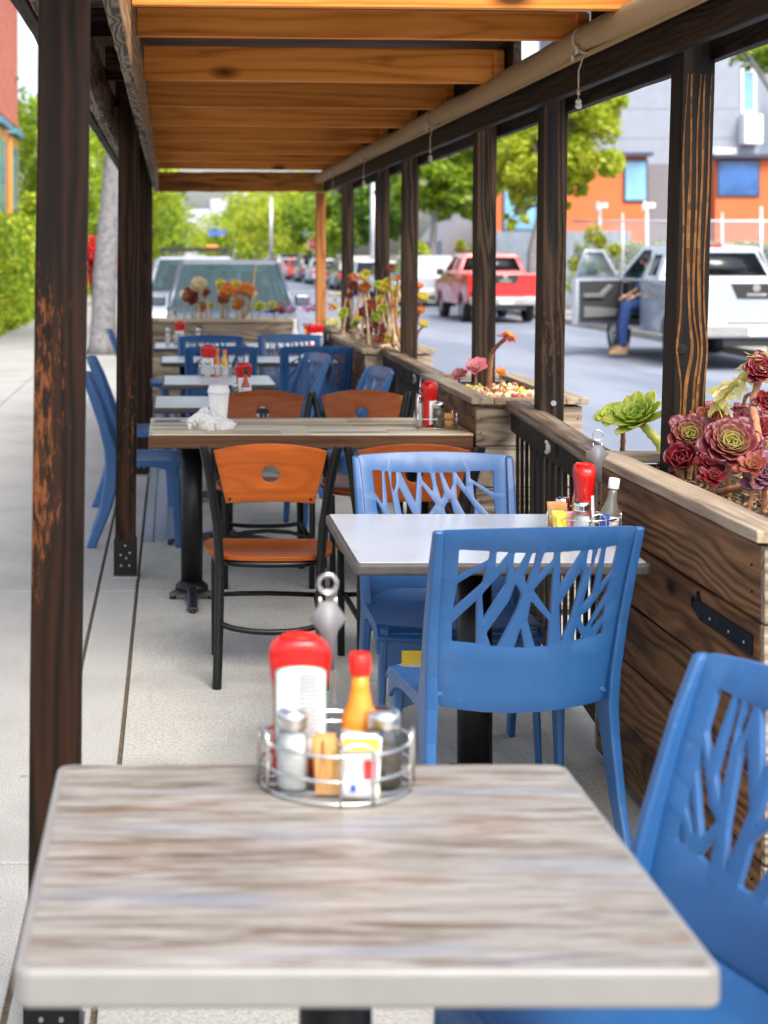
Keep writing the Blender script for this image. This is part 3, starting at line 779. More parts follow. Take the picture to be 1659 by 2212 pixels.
CH = [  # x, y, facing angle (0 = faces away from the viewer), label
 (.845, 4.99, 180, 'blue resin chair facing the viewer across the glossy pale table, yellow tag under its seat'),
 (-.20, 8.78, -90, 'nearer of the two blue chairs side by side at the left pavement edge'),
 (-.24, 10.15, -90, 'second blue chair at the left pavement edge, just behind the nearer one'),
 (-.27, 13.9, -88, 'farthest blue chair at the left pavement edge, its top in front of the tree trunk'),
 (.35, 11.62, 0, 'dark looking blue chair, back to the viewer, behind the caddy with two hot sauce bottles'),
 (1.02, 11.62, 0, 'dark looking blue chair with its back to the viewer, right against the tall green planter'),
 (.31, 12.55, 180, 'pale blue chair facing the viewer on the left side of the wide pale table'),
 (.95, 12.72, 180, 'pale blue chair facing the viewer on the right side of the wide pale table'),
 (.70, 10.45, 102, 'blue chair seen edge on between the dark looking chair and the orange chair backs'),
 (.93, 9.15, 98, 'blue chair leaning by the black railing, only its top above the right orange chair'),
]
chairs = []
for x, y, a, lb in CH:
    c = dup(bc, (x, y, 0), R(a), lb); chairs.append(c)
M_yel = plain('yellow_tag', (.75,.52,.02), .5, var=.06)
b = MB(); b.box(.095, .170, .2435, .2465, .348, .388)
b.build('yellow_tag', M_yel, chairs[0], bevel=.0006)
c = dup(bc, (.705, 2.342, 0), R(108), 'large blue chair cut by the right edge, turned toward the foreground table')
chairs.append(c)

# ---------------------------------------------------------------- black metal chair with orange plywood
def ply_chair(label):
    t = thing('plywood_chair', label, 'chair', (0,0,0), 0, 'black metal chairs with orange plywood seats and backs')
    for sx in (-1, 1):
        b = MB()
        path = [(sx*.178, -.265, 0), (sx*.172, -.235, .2), (sx*.168, -.205, .42), (sx*.178, -.215, .58), (sx*.200, -.245, .74), (sx*.222, -.275, .865)]
        secs = []
        for i, p in enumerate(path):
            p = Vector(p); wx, wy = .0165, .021
            secs.append([p+Vector((wx*math.cos(a), wy*math.sin(a), 0)) for a in [2*math.pi*k/10+.3 for k in range(10)]])
        # interpolate for smoothness
        fine = []
        for A, B in zip(secs, secs[1:]):
            for k in range(4): fine.append([p.lerp(q, k/4) for p, q in zip(A, B)])
        fine.append(secs[-1]); b.loft(fine, smooth=True); b.build('leg', M_black, t, bevel=.003)
        b = MB(); b.loft([[Vector((sx*(.19-.003*k), .215+.01*k, .43-.43*k))+Vector((.0135*math.cos(a), .0135*math.sin(a), 0)) for a in [2*math.pi*q/10 for q in range(10)]] for k in (0, .5, 1)], smooth=True)
        b.build('leg', M_black, t, bevel=.002)
    # back panel: wider and arched at the top, round hole
    n = 16; W0, W1 = .148, .190; z0, z1 = .655, .848; t.scale = (1.07, 1, 1)
    o = [(-W0+2*W0*i/n, z0+.010*(1-(2*i/n-1)**2)) for i in range(n+1)]
    o += [(W1-2*W1*i/n, z1+.028*(1-(2*i/n-1)**2)) for i in range(n+1)]
    hole = [(.030*math.cos(2*math.pi*k/28), .765+.030*math.sin(2*math.pi*k/28)) for k in range(28)]
    def fn(u, v, w):
        k = (v-.58)/.26; y = -.208-.052*k
        return Vector((u, y-.028*(1-(u/.2)**2)+.010+w, v))
    b = MB(); b.plate(o, [hole], .013, fn, maxlen=.06); bk = b.build('backrest', M_seatwood, t, bevel=.0025, angle=50)
    b = MB()
    for sx in (-1, 1):
        p = fn(sx*.135, .672, -.0065); b.lathe([(.005, 0), (.005, .002)], (0,0,0), 10, M=Matrix.Translation(p+Vector((0,0,0))) @ Matrix.Rotation(R(90), 4, 'X'))
    b.build('bolt', M_black, bk)
    # seat
    NR, NA = 6, 40
    b = MB()
    def outline(a):
        ca, sa = math.cos(a), math.sin(a); q = (abs(ca)**3.2+abs(sa)**3.2)**(-1/3.2); x = .222*q*ca; y = .225*q*sa
        return x*(1+.06*(y/.22)), y+.01
    def zs(x, y, r): return .462-.014*(1-r*r)*(1 if y < .1 else .5)-(.012 if y > .16 else 0)*((y-.16)/.06)**2
    rows = []
    for r in [0]+[(k+1)/NR for k in range(NR)]:
        row = []
        for k in range(NA if r else 1):
            x, y = outline(2*math.pi*k/NA); x *= r; y = .01+(y-.01)*r; row.append(Vector((x, y, zs(x, y, r))))
        rows.append(row)
    for dz, flip in ((0, False), (-.017, True)):
        vv = [[b.bm.verts.new(p+Vector((0,0,dz))) for p in row] for row in rows]
        for k in range(NA):
            f = (vv[0][0], vv[1][k], vv[1][(k+1) % NA]); f = b.bm.faces.new(f[::-1] if flip else f); f.smooth = True
        for A, B in zip(vv[1:], vv[2:]):
            for k in range(NA):
                f = (A[k], B[k], B[(k+1) % NA], A[(k+1) % NA]); f = b.bm.faces.new(f[::-1] if flip else f); f.smooth = True
        if flip: bo = vv[-1]
        else: to = vv[-1]
    for k in range(NA): b.bm.faces.new((to[k], bo[k], bo[(k+1) % NA], to[(k+1) % NA]))
    b.build('seat', M_seatwood, t, bevel=.003)
    b = MB(); b.tube([(.19*(abs(math.cos(a))**3+abs(math.sin(a))**3)**(-1/3)*math.cos(a), .205*(abs(math.cos(a))**3+abs(math.sin(a))**3)**(-1/3)*math.sin(a), .432) for a in [2*math.pi*k/36 for k in range(36)]], .0115, 8, closed=True); b.build('seat_frame', M_black, t)
    b = MB(); pts = [(-.175, .23, .235)]+[(.175*math.sin(a), -.245-.06*math.cos(a)+.03, .235-.03*math.cos(a)) for a in [R(-80+16*i) for i in range(11)]]+[(.175, .23, .235)]
    b.tube(pts, .0105, 8); b.build('stretcher', M_black, t)
    b = MB(); b.tube([(-.18, .22, .235), (-.1, .165, .25), (0, .15, .255), (.1, .165, .25), (.18, .22, .235)], .0095, 8); b.build('stretcher', M_black, t)
    return t
pc = ply_chair('black chair with orange plywood seat and holed back, left of the light blue chair')
pc.location = (.362, 6.03, 0); pc.rotation_euler.z = R(-2)
dup(pc, (.86, 6.03, 0), R(1), 'black and orange plywood chair mostly hidden behind the light blue chair')
dup(pc, (.45, 7.72, 0), R(180), 'orange backed plywood chair behind the long table, just right of the paper cup')
dup(pc, (.945, 7.74, 0), R(181), 'orange backed plywood chair behind the long table, nearest the black railing')
# ---------------------------------------------------------------- condiments
M_red = plain('red_bottle_plastic', (.50,.008,.006), .22, var=.1, nscale=12)
M_redcap = plain('red_cap', (.72,.015,.008), .3, var=.05)
M_white = plain('white_plastic', (.78,.78,.76), .35, var=.03)
M_salt = plain('salt', (.90,.90,.91), .8, var=.04, nscale=200)
M_pepper = plain('ground_pepper', (.13,.085,.045), .9, var=.6, nscale=260, bump=.5)
M_sauce = plain('orange_sauce', (.75,.25,.02), .12, var=.1, nscale=14)
M_sauce2 = plain('red_sauce', (.45,.05,.01), .12, var=.1, nscale=14)
M_lab = plain('label_paper', (.72,.73,.74), .5, var=.03)
M_labgreen = plain('label_green_border', (.10,.42,.36), .5, var=.05)
M_ink = plain('label_ink', (.13,.13,.15), .6)
M_redink = plain('red_ink', (.70,.04,.03), .6)
M_blueink = plain('blue_ink', (.03,.10,.50), .6)
M_yellow = plain('yellow_packet', (.80,.62,.06), .55, var=.12, nscale=30)
M_pink = plain('pink_packet', (.80,.32,.36), .55, var=.1)
M_kraft = plain('brown_sugar_packet', (.45,.22,.07), .7, var=.2)
M_straw = plain('wood_stirrer', (.55,.30,.10), .7, var=.2)
M_glassy = glass('clear_glass', (.85,.88,.86), .03, .03)
M_bot = glass('bottle_glass', (.62,.60,.50), .03, .18)

def place(o, x, y, z, rz=0): o.location = (x, y, z); o.rotation_euler.z = rz; return o
def ketchup(label, x, y, z, rz=0, h=.205, cat='ketchup bottle', back=True, s=1.0):
    t = thing('ketchup_bottle', label, cat, (x, y, z), rz, 'red ketchup bottles')
    b = MB(); H = h
    prof = [(.0, .040, .024), (.03, .043, .026), (.18, .044, .027), (.40, .040, .025), (.60, .040, .0245), (.74, .046, .028), (.86, .050, .031), (.94, .046, .031), (.985, .036, .029), (1.0, .028, .024)]
    secs = []
    for f, wx, wy in prof:
        secs.append([Vector((wx*math.copysign(abs(math.cos(a))**.75, math.cos(a)), wy*math.copysign(abs(math.sin(a))**.75, math.sin(a)), f*H)) for a in [2*math.pi*(k+.5)/28 for k in range(28)]])
    b.loft(secs, smooth=True); b.build('bottle_body', M_red, t, subsurf=1)
    b = MB(); b.lathe([(.022, H-.002), (.024, H+.002), (.020, H+.003), (.018, H+.0005)], (0,0,0), 20, sx=1.15, sy=.9); b.build('base_ring', M_redcap, t)
    if back:
        def arch(w2, z0, z1): 
            return [(-w2, z0), (w2, z0), (w2, z1-.012)]+[(w2*math.cos(a), z1-.012+.012*math.sin(a)) for a in [R(15*i) for i in range(1, 12)]]+[(-w2, z1-.012)]
        def fn(u, v, w_):
            # follow the bottle face
            f = v/H
            wy = .0255 if f < .62 else .0255+.004*min(1, (f-.62)/.2)
            return Vector((u, -(wy*(max(.0, 1-(abs(u)/.050)**2.6))**.5)-.0018+w_, v))
        b = MB(); b.plate(arch(.0385, .03, .82*H), [], .0008, lambda u, v, w_: fn(u, v, w_), maxlen=.012); g = b.build('label', M_labgreen, t)
        b = MB(); b.plate(arch(.0365, .032, .82*H-.003), [], .0008, lambda u, v, w_: fn(u, v, w_-.0010), maxlen=.012); g2 = b.build('label_panel', M_lab, g)
        b = MB()
        def bar(u0, u1, v0, v1): b.plate([(u0, v0), (u1, v0), (u1, v1), (u0, v1)], [], .0004, lambda u, v, w_: fn(u, v, w_-.0019), maxlen=.012)
        for i in range(16):
            v = .155-i*.0062
            bar(-.004+random.uniform(0,.002), .031-random.uniform(0,.008), v, v+.0032)
            if i > 4 and i < 10: bar(-.030, -.012+random.uniform(-.002,.002), v, v+.002)
        b.build('small_print', M_ink, g)
        b = MB(); b.lathe([(.004, 0), (.004, .0006)], (0,0,0), 14, M=Matrix.Translation((-.016, -.0285, .062)) @ Matrix.Rotation(R(90), 4, 'X')); b.build('red_mark', M_redink, g)
    else:
        b = MB(); secs = []
        for f, wx, wy in prof[1:5]:
            secs.append([Vector(((wx+.0012)*math.copysign(abs(math.cos(a))**.75, math.cos(a)), (wy+.0012)*math.copysign(abs(math.sin(a))**.75, math.sin(a)), f*H*.9+.01)) for a in [R(205+130*k/14) for k in range(15)]])
        b.loft(secs, caps=False, closed=False, smooth=True); g = b.build('label', M_lab, t)
        b = MB(); b.lathe([(.015, 0), (.015, .0006)], (0,0,0), 16, sy=.8, M=Matrix.Translation((0, -.0272, .085)) @ Matrix.Rotation(R(90), 4, 'X')); b.build('red_mark', M_redink, g)
    return t
def shaker(label, x, y, z, fill, h=.105, r=.021, frac=.72, rz=0, grp='glass salt and pepper shakers'):
    t = thing('shaker', label, 'shaker', (x, y, z), rz, grp)
    b = MB(); b.lathe([(r*.9, 0), (r, .004), (r, h*.62), (r*.86, h*.72), (r*.84, h*.76)], (0,0,0), 20, pw=2.5); b.build('glass_jar', M_glassy, t)
    b = MB(); b.lathe([(r*.90, .003), (r*.965, .006), (r*.965, h*.60*frac/.72 if frac < .72 else h*.60), (r*.78, h*.70*min(1, frac/.72))], (0,0,0), 20, pw=2.5); b.build('filling', fill, t)
    b = MB(); b.lathe([(r*.95, h*.76), (r*.98, h*.80), (r*.95, h*.84), (r*.98, h*.88), (r*.95, h*.93), (r*.8, h*.985), (r*.3, h*1.0)], (0,0,0), 20); b.build('metal_cap', M_chrome, t)
    return t
def sauce(label, x, y, z, liq=None, cap=None, h=.165, r=.024, grp='hot sauce bottles', lab=True, tilt=0):
    t = thing('sauce_bottle', label, 'sauce bottle', (x, y, z), 0, grp)
    if tilt: t.rotation_euler.y = tilt
    b = MB(); b.lathe([(r*.92, 0), (r, .004), (r, h*.42), (r*.92, h*.50), (r*.62, h*.60), (r*.48, h*.72), (r*.44, h*.86)], (0,0,0), 24); b.build('bottle_body', liq or M_sauce, t)
    b = MB(); b.lathe([(r*.55, h*.83), (r*.58, h*.84), (r*.58, h*.985), (r*.50, h)], (0,0,0), 20); b.build('cap', cap or M_redcap, t)
    if lab:
        b = MB(); b.lathe([(r*1.02, h*.06), (r*1.02, h*.40)], (0,0,0), 24, caps=False); g = b.build('label', M_lab, t)
        b = MB()
        for i in range(5): b.lathe([(r*1.045, h*(.10+i*.055)), (r*1.045, h*(.115+i*.055))], (0,0,0), 24, caps=False)
        b.build('small_print', plain('label_pale_print', (.50,.36,.30), .6), g)
    return t
def caddy(label, x, y, z, r=.108, hgt=.072, rz=0, handle=True, simple=False):
    t = thing('condiment_caddy', label, 'caddy', (x, y, z), rz, 'wire condiment caddies')
    wr = .0026
    def ring(zz, full=True):
        pts = [(r*math.cos(a), r*math.sin(a)) for a in [R(180+180*i/28) for i in range(29)]]
        pts += [(r*math.cos(a), .62*r*math.sin(a)) for a in [R(180*i/16) for i in range(1, 16)]]
        return [(px, py, zz) for px, py in pts]
    b = MB()
    for zz in ((.004, .036, hgt) if not simple else (.004, hgt)): b.tube(ring(zz), wr, 8, closed=True)
    b.build('wire_ring', M_chrome, t)
    b = MB()
    for a in ((268+0, 292), (183, 205), (335, 357), (60, 120)):
        a0, a1 = R(a[0]), R(a[1]); k = .62 if a[0] < 180 else 1
        p0 = Vector(((r+.004)*math.cos(a0), (r+.004)*math.sin(a0)*k, 0)); p1 = Vector(((r+.004)*math.cos(a1), (r+.004)*math.sin(a1)*k, 0))
        pts = [p0+Vector((0,0,.003)), p0+Vector((0,0,hgt+.006))]+[p0.lerp(p1, .5-.5*math.cos(q))+Vector((0,0,hgt+.006+.012*math.sin(q))) for q in [R(30*i) for i in range(1, 6)]]+[p1+Vector((0,0,hgt+.006)), p1+Vector((0,0,.003))]
        b.tube(pts, wr, 8)
    for yy in (-.06, -.02, .02, .05): 
        L = r*math.sqrt(max(0, 1-(yy/r/(1 if yy < 0 else .62))**2)); b.tube([(-L, yy, .003), (L, yy, .003)], wr*.8, 6)
    b.build('wire_frame', M_chrome, t)
    return t
def holder(label, x, y, z, grp='table number clips'):
    """upright clip: wire stem, diamond plate and ring on top"""
    t = thing('number_clip', label, 'clip', (x, y, z), 0, grp)
    b = MB(); b.tube([(-.010, 0, 0), (-.011, 0, .22), (-.006, 0, .245)], .0016, 6); b.tube([(.010, 0, 0), (.011, 0, .22), (.006, 0, .245)], .0016, 6)
    b.tube([(.0155*math.cos(a), 0, .283+.0155*math.sin(a)) for a in [R(-250+20*i) for i in range(20)]], .0013, 8)
    b.tube([(.0125*math.cos(a), .003, .283+.0125*math.sin(a)) for a in [2*math.pi*k/18 for k in range(18)]], .0011, 8, closed=True)
    b.tube([(-.012, 0, .262), (-.013, 0, .245)], .0016, 6); b.tube([(.012, 0, .262), (.013, 0, .245)], .0016, 6)
    b.build('wire_stem', M_chrome, t)
    b = MB(); b.plate([(-.030, .230), (-.009, .256), (.009, .256), (.030, .230), (.011, .206), (.011, .15), (-.011, .15), (-.011, .206)], [], .001, lambda u, v, w_: Vector((u, w_-.002, v)))
    b.build('clip_plate', plain('satin_grey_plate', (.20,.20,.205), .6, metal=.3), t)
    return t
def packets(label, x, y, z, mats, n=7, rz=0, w=.042, h=.062, grp='sweetener packets', sp=.0035, lean=.1):
    t = thing('sweetener_packets', label, 'packets', (x, y, z), rz, grp)
    for i in range(n):
        M = Matrix.Translation((random.uniform(-.002,.002), i*sp, 0)) @ Matrix.Rotation(random.uniform(-.08,.08), 4, 'Y') @ Matrix.Rotation(-lean+random.uniform(-.05,.05), 4, 'X')
        b = MB(); hh = h*random.uniform(.93, 1.05)
        b.plate([(-w/2, .002), (w/2, .002), (w/2, hh), (-w/2, hh)], [], .0018, lambda u, v, q: M @ Vector((u, q+.0007*math.sin(v*200), v)), maxlen=.02)
        b.build('packet', mats[i % len(mats)], t)
    return t

# --- caddy on the foreground table
cx, cy, cz = .248, 2.445, .7525
caddy('large wire caddy on the foreground table, out of focus, full of bottles and packets', cx, cy, cz, r=.1125)
ketchup('ketchup bottle in the foreground caddy, showing its white back label', .196, 2.475, cz+.005, 0, h=.208)
sauce('orange hot sauce bottle with red cap in the foreground caddy', .287, 2.465, cz+.005, h=.185, r=.0285)
shaker('salt shaker at the front left of the foreground caddy', .180, 2.405, cz+.005, M_salt, h=.118, r=.0235)
shaker('pepper shaker at the right of the foreground caddy', .318, 2.425, cz+.005, M_pepper, h=.112, r=.027, frac=.5)
t = packets('packets of brown wooden stirrers in the foreground caddy, left of the white and yellow packets', .226, 2.395, cz+.005, [M_straw, M_kraft], n=6, h=.074, w=.03, rz=0)
st = thing('stirrers', 'bundle of thin wooden stirrers standing in the foreground caddy', 'stirrers', (.236, 2.375, cz+.005))
for i in range(9):
    b = MB(); dx = -.022+.0055*i; b.box(dx-.0022, dx+.0022, -.001, .001, 0, .080+random.uniform(-.006,.004), M=Matrix.Rotation(random.uniform(-.06,.06), 4, 'Y')); b.build('stirrer', M_straw, st)
pk = packets('white and yellow sweetener packets with red and blue print in the foreground caddy', .276, 2.352, cz+.005, [M_lab, M_yellow, M_lab], n=5, h=.088, w=.052)
b = MB(); b.box(.004, .022, -.0028, -.0018, .030, .058, M=Matrix.Rotation(.02, 4, 'X')); b.build('red_print', M_redink, pk)
b = MB(); b.box(.008, .018, -.0035, -.0029, .034, .048); b.box(-.016, -.008, -.003, -.002, .012, .022); b.build('blue_print', M_blueink, pk)
b = MB(); b.box(-.026, .026, -.0045, -.0016, .072, .090); b.build('yellow_top', M_yellow, pk, bevel=.0006)
holder('tall metal number clip standing behind the ketchup in the foreground caddy', .243, 2.515, cz+.002)

# --- caddy on the glossy table
cx, cy, cz = 1.145, 4.50, .7575
caddy('shiny wire caddy at the right end of the glossy pale table, in sharp focus', cx, cy, cz, r=.098, hgt=.066)
ketchup('ketchup bottle seen edge on in the caddy by the near planter box', 1.152, 4.52, cz+.005, R(84), h=.200, back=False)
shaker('salt shaker at the front of the caddy by the near planter box', 1.122, 4.425, cz+.005, M_salt, h=.112, r=.0235, frac=.66)
shaker('pepper shaker at the back left of the caddy by the near planter box', 1.098, 4.545, cz+.005, M_pepper, h=.105, r=.021)
sauce('clear bottle with white cap and blue label in the caddy by the near planter box', 1.198, 4.455, cz+.005, M_bot, M_white, h=.172, r=.026, tilt=R(7))
sauce('hot sauce bottle with wooden ball cap behind the edge on ketchup bottle', 1.158, 4.585, cz+.005, M_sauce, plain('round_wood_cap', (.62,.40,.22), .4), h=.196, r=.024, lab=False)
packets('yellow sweetener packets at the left of the caddy by the near planter box', 1.076, 4.44, cz+.02, [M_yellow], n=7, h=.062, w=.040, rz=R(30))
packets('brown sugar packets leaning at the left of the caddy by the near planter box', 1.074, 4.50, cz+.03, [M_kraft], n=4, h=.072, w=.050, rz=R(-12))
packets('pink sweetener packets between the yellow packets and the salt shaker', 1.102, 4.452, cz+.018, [M_pink, M_lab], n=3, h=.066, w=.032, rz=R(20))
holder('metal number clip standing behind the ketchup on the glossy table', 1.196, 4.545, cz)
# blue wrap of the clear bottle
b = MB(); b.lathe([(.0272, .012), (.0272, .070)], (0,0,0), 24, caps=False)
bb = [o for o in COL.objects if o.get('label', '').startswith('clear bottle with white cap')][0]
secs = [[Vector((.0274*math.cos(a), .0274*math.sin(a), zz)) for a in [R(195+60*i/8) for i in range(9)]] for zz in (.010, .074)]
b.bm.clear(); b.loft(secs, caps=False, closed=False, smooth=True); b.build('blue_stripe', M_blueink, bb)

# --- rack on the long table
rk = thing('napkin_rack', 'rectangular wire rack at the right end of the long butcher block table', 'rack', (1.165, 7.15, .779))
b = MB()
for zz in (.004, .045):
    b.tube([(-.085, -.05, zz), (.085, -.05, zz), (.085, .05, zz), (-.085, .05, zz)], .0026, 6, closed=True)
for px, py in ((-.085,-.05), (.085,-.05), (.085,.05), (-.085,.05), (0,-.05)): b.tube([(px, py, 0), (px, py, .075)], .0026, 6)
b.tube([(-.085, -.05, .0), (-.085, -.05, .14), (-.085, -.03, .15), (-.085, -.01, .14), (-.085, -.01, .0)], .0026, 6)
b.tube([(-.06, .04, 0), (-.06, .04, .22)], .002, 6)
b.build('wire_frame', M_chrome, rk)
ketchup('ketchup bottle standing in the rack on the long butcher block table', 1.142, 7.16, .784, R(60), h=.20, back=False)
shaker('pepper shaker in the rack on the long butcher block table', 1.175, 7.12, .784, M_pepper, h=.115, r=.024)
shaker('salt shaker behind the ketchup in the rack on the long table', 1.100, 7.17, .784, M_salt, h=.15, r=.017)
packets('brown sugar packets in the right half of the rack on the long table', 1.222, 7.13, .784, [M_kraft], n=8, h=.06, w=.045, rz=R(5))

# --- things on the far tables
def cluster(x, y, z, where, full=True):
    caddy('wire caddy of condiments on '+where, x, y, z, r=.10, simple=True)
    ketchup('ketchup bottle on '+where, x-.045, y, z+.004, R(-12), h=.20, back=False)
    if full:
        sauce('hot sauce bottle with orange cap on '+where, x+.012, y+.01, z+.004, M_sauce, plain('orange_cap', (.75,.18,.03), .4), h=.18, r=.024)
        sauce('yellow hot sauce bottle beside the other on '+where, x+.062, y+.005, z+.004, plain('yellow_sauce', (.75,.42,.03), .15), plain('orange_cap', (.75,.18,.03), .4), h=.17, r=.024)
    shaker('salt shaker in front of the ketchup on '+where, x-.05, y-.06, z+.004, M_salt, h=.11, r=.02)
cluster(.28, 10.35, .762, 'the table before the dark blue chairs')
cluster(.12, 14.0, .762, 'the farthest table on the left', full=False)
shaker('salt shaker left of the ketchup on the far left table', -.03, 13.95, .762, M_salt, h=.15, r=.02)
shaker('tall pale shaker right of the ketchup on the farthest table on the left', .23, 13.95, .762, M_salt, h=.15, r=.02)
ketchup('ketchup bottle on the farthest table on the right', 1.20, 13.75, .762, R(40), h=.19, back=False)
ketchup('second ketchup bottle close to the railing on the farthest table on the right', 1.255, 13.85, .762, R(10), h=.19, back=False)
sauce('hot sauce bottle left of the ketchup on the farthest table on the right', 1.14, 13.75, .762, M_sauce, h=.18)
ketchup('ketchup bottle behind the paper cup on the pale grey table', .395, 8.86, .762, R(20), h=.19, back=False)
sauce('dark red sauce bottle with black cap right behind the paper cup', .40, 8.72, .762, M_sauce2, plain('black_cap', (.01,.01,.01), .4), h=.17, r=.023)
shaker('small shaker left of the dark red sauce bottle', .345, 8.72, .762, M_pepper, h=.09, r=.018)
# glass bottle on the wide table
sauce('tall white bottle on the farthest right table in front of the corner planter', 1.07, 14.0, .762, M_white, M_white, h=.22, r=.03, lab=False, grp='water bottles')

# --- cup, napkin, pen
cup = thing('paper_cup', 'white paper coffee cup with plastic lid on the long butcher block table', 'cup', (.212, 7.25, .779)); cup.scale = (1.18,)*3
M_paper = plain('cup_paper', (.80,.78,.73), .6, var=.03, nscale=10)
b = MB(); b.lathe([(.028, 0), (.0285, .003), (.040, .128)], (0,0,0), 32); b.build('cup_body', M_paper, cup)
b = MB(); b.lathe([(.0425, .126), (.043, .131), (.0415, .134), (.0415, .139), (.0385, .143), (.037, .1545), (.0345, .156), (.033, .152), (.0, .152)], (0,0,0), 32, caps=False); b.build('lid', M_white, cup, smooth=True)
def crumple(name, label, x, y, z, sx, sy, sz):
    b = MB(); bmesh.ops.create_icosphere(b.bm, subdivisions=5, radius=1)
    from mathutils import noise as mn
    for v in b.bm.verts:
        p = v.co.copy()
        d = 1+.34*mn.noise(p*1.6+Vector((3,1,2)))+.26*abs(mn.noise(p*3.6))-.10*abs(mn.noise(p*8))
        q = p*d; fold = .05*math.sin(q.x*14+mn.noise(p*3)*6)
        v.co = Vector((q.x*sx, q.y*sy, max(0.0, (q.z*.55+.42+fold)*sz)*(1-.45*min(1, abs(q.x+.25)))))
        if q.z < -.2: v.co.z = 0
    o = b.build(name, plain('napkin_paper', (.80,.78,.76), .9, var=.03, nscale=40, bump=.4), smooth=True, loc=(x, y, z)); tag(o, label, 'napkin')
crumple('napkin', 'crumpled white paper napkin lying beside the paper cup', .170, 7.13, .779, .088, .06, .10)
b = MB(); b.box(-.06, .06, -.004, .004, 0, .006); b.build('blue_pen', plain('blue_pen', (.05,.13,.45), .4), loc=(-.015, 7.45, .779), rot=(0,0,R(4)), bevel=.002)
tag(COL.objects['blue_pen'], 'thin blue pen lying at the left back corner of the long table', 'pen')

# ---------------------------------------------------------------- succulents
def petalmat(name, inner, outer, edge=None, trans=.3):
    """petal colour runs along u: stored per vertex in the object (attribute 'tip')"""
    if name in MATS: return MATS[name]
    k = NT(name); at_ = k.n('ShaderNodeAttribute', attribute_name='tip')
    stops = [(.0, inner), (.72, outer)]+([(1.0, edge)] if edge else [])
    col = k.ramp(at_.outputs['Fac'], stops)
    f = k.noise(k.coord(), 40, 3); col = k.mix(col, tuple(x*.6 for x in outer), k.ramp(f, [(.5, 0.0), (.8, .5)]))
    k.base(col); k.rough(.38)
    tr = k.n('ShaderNodeBsdfTranslucent'); k.l(col, tr.inputs[0]); ms = k.n('ShaderNodeMixShader'); ms.inputs[0].default_value = trans
    k.l(k.b.outputs[0], ms.inputs[1]); k.l(tr.outputs[0], ms.inputs[2]); k.l(ms.outputs[0], k.o.inputs['Surface'])
    MATS[name] = k.m; return k.m
def rosette_mb(c, nrm, r, n=34, up=.38, curl=.10, wid=.38):
    """spiral of cupped, pointed petals. returns bmesh with 'tip' layer"""
    b = MB(); lay = b.bm.verts.layers.float.new('tip')
    q = Vector((0,0,1)).rotation_difference(Vector(nrm).normalized()).to_matrix().to_4x4(); M = Matrix.Translation(c) @ q
    for i in range(n):
        t = (i+1)/n; a = i*2.39996+random.uniform(-.08,.08); L = r*(.22+.78*t)*random.uniform(.92, 1.06)
        el = R(82-88*t**.75*(1.25-up)); W = L*wid*(1.15-.35*t)
        if t < .3: W = L*.5
        ca, sa = math.cos(a), math.sin(a); rows = []
        NS = 6
        for s in range(NS+1):
            f = s/NS; ww = W*(math.sin(math.pi*min(1, f*.62+.12))**1.1)*(1 if f < .8 else max(.06, 1-((f-.8)/.2)**1.7))
            e = el+curl*f*1.2
            rad = L*f*math.cos(e if e < 1.5 else 1.5); zz = L*f*math.sin(min(e, 1.5))+r*.02
            row = []
            for g in (-1, -.5, 0, .5, 1):
                x = rad-abs(g)*0; y = g*ww; z = zz+abs(g)**2*ww*.35
                p = Vector((ca*(x+r*.03)-sa*y, sa*(x+r*.03)+ca*y, z)); v = b.bm.verts.new(M @ p); v[lay] = min(1, t*.55+f*.45 if t > .3 else f*.3+t*.5); row.append(v)
            rows.append(row)
        for A, B in zip(rows, rows[1:]):
            for k in range(4):
                f_ = b.bm.faces.new((A[k], A[k+1], B[k+1], B[k])); f_.smooth = True
    return b
def rosette(c, nrm, r, mat, parent, **kw):
    o = rosette_mb(c, nrm, r, **kw).build('rosette', mat, parent)
    s = o.modifiers.new('solid', 'SOLIDIFY'); s.thickness = r*.03; s.offset = 0
    return o
P_green = petalmat('green_petal', (.10,.30,.03), (.42,.52,.05), (.60,.56,.12))
P_red = petalmat('maroon_petal', (.36,.42,.06), (.17,.020,.028), (.09,.008,.016), trans=.2)
P_crim = petalmat('crimson_petal', (.16,.015,.015), (.20,.012,.018), (.08,.006,.012), trans=.2)
P_salm = petalmat('salmon_petal', (.42,.19,.06), (.34,.075,.05), (.20,.025,.03))
P_pink = petalmat('pink_petal', (.60,.28,.20), (.62,.20,.24), (.50,.08,.12))
P_oran = petalmat('orange_petal', (.62,.42,.06), (.65,.24,.04), (.55,.12,.05))
P_yg = petalmat('yellowgreen_petal', (.30,.40,.03), (.55,.50,.06), (.60,.36,.06))
P_purp = petalmat('purple_petal', (.24,.10,.11), (.26,.10,.15), (.16,.04,.08))
P_mag = petalmat('magenta_petal', (.45,.08,.12), (.32,.03,.10), (.24,.02,.07))
P_cream = petalmat('cream_petal', (.62,.60,.35), (.70,.62,.38), (.60,.34,.22))
M_stem = plain('stem_bark', (.34,.15,.075), .75, var=.45, nscale=70, bump=.8)
M_stem2 = plain('pale_stem', (.50,.38,.24), .75, var=.35, nscale=50, bump=.6)
M_stemy = plain('fleshy_stem', (.52,.54,.10), .5, var=.2, nscale=40, bump=.3)
M_gold = leafmat('dry_yellow_leaf', [(.58,.50,.12), (.76,.68,.26), (.82,.76,.42)], .4)
M_dry = leafmat('dry_brown_leaf', [(.16,.09,.04), (.35,.22,.10), (.5,.36,.18)], .2)
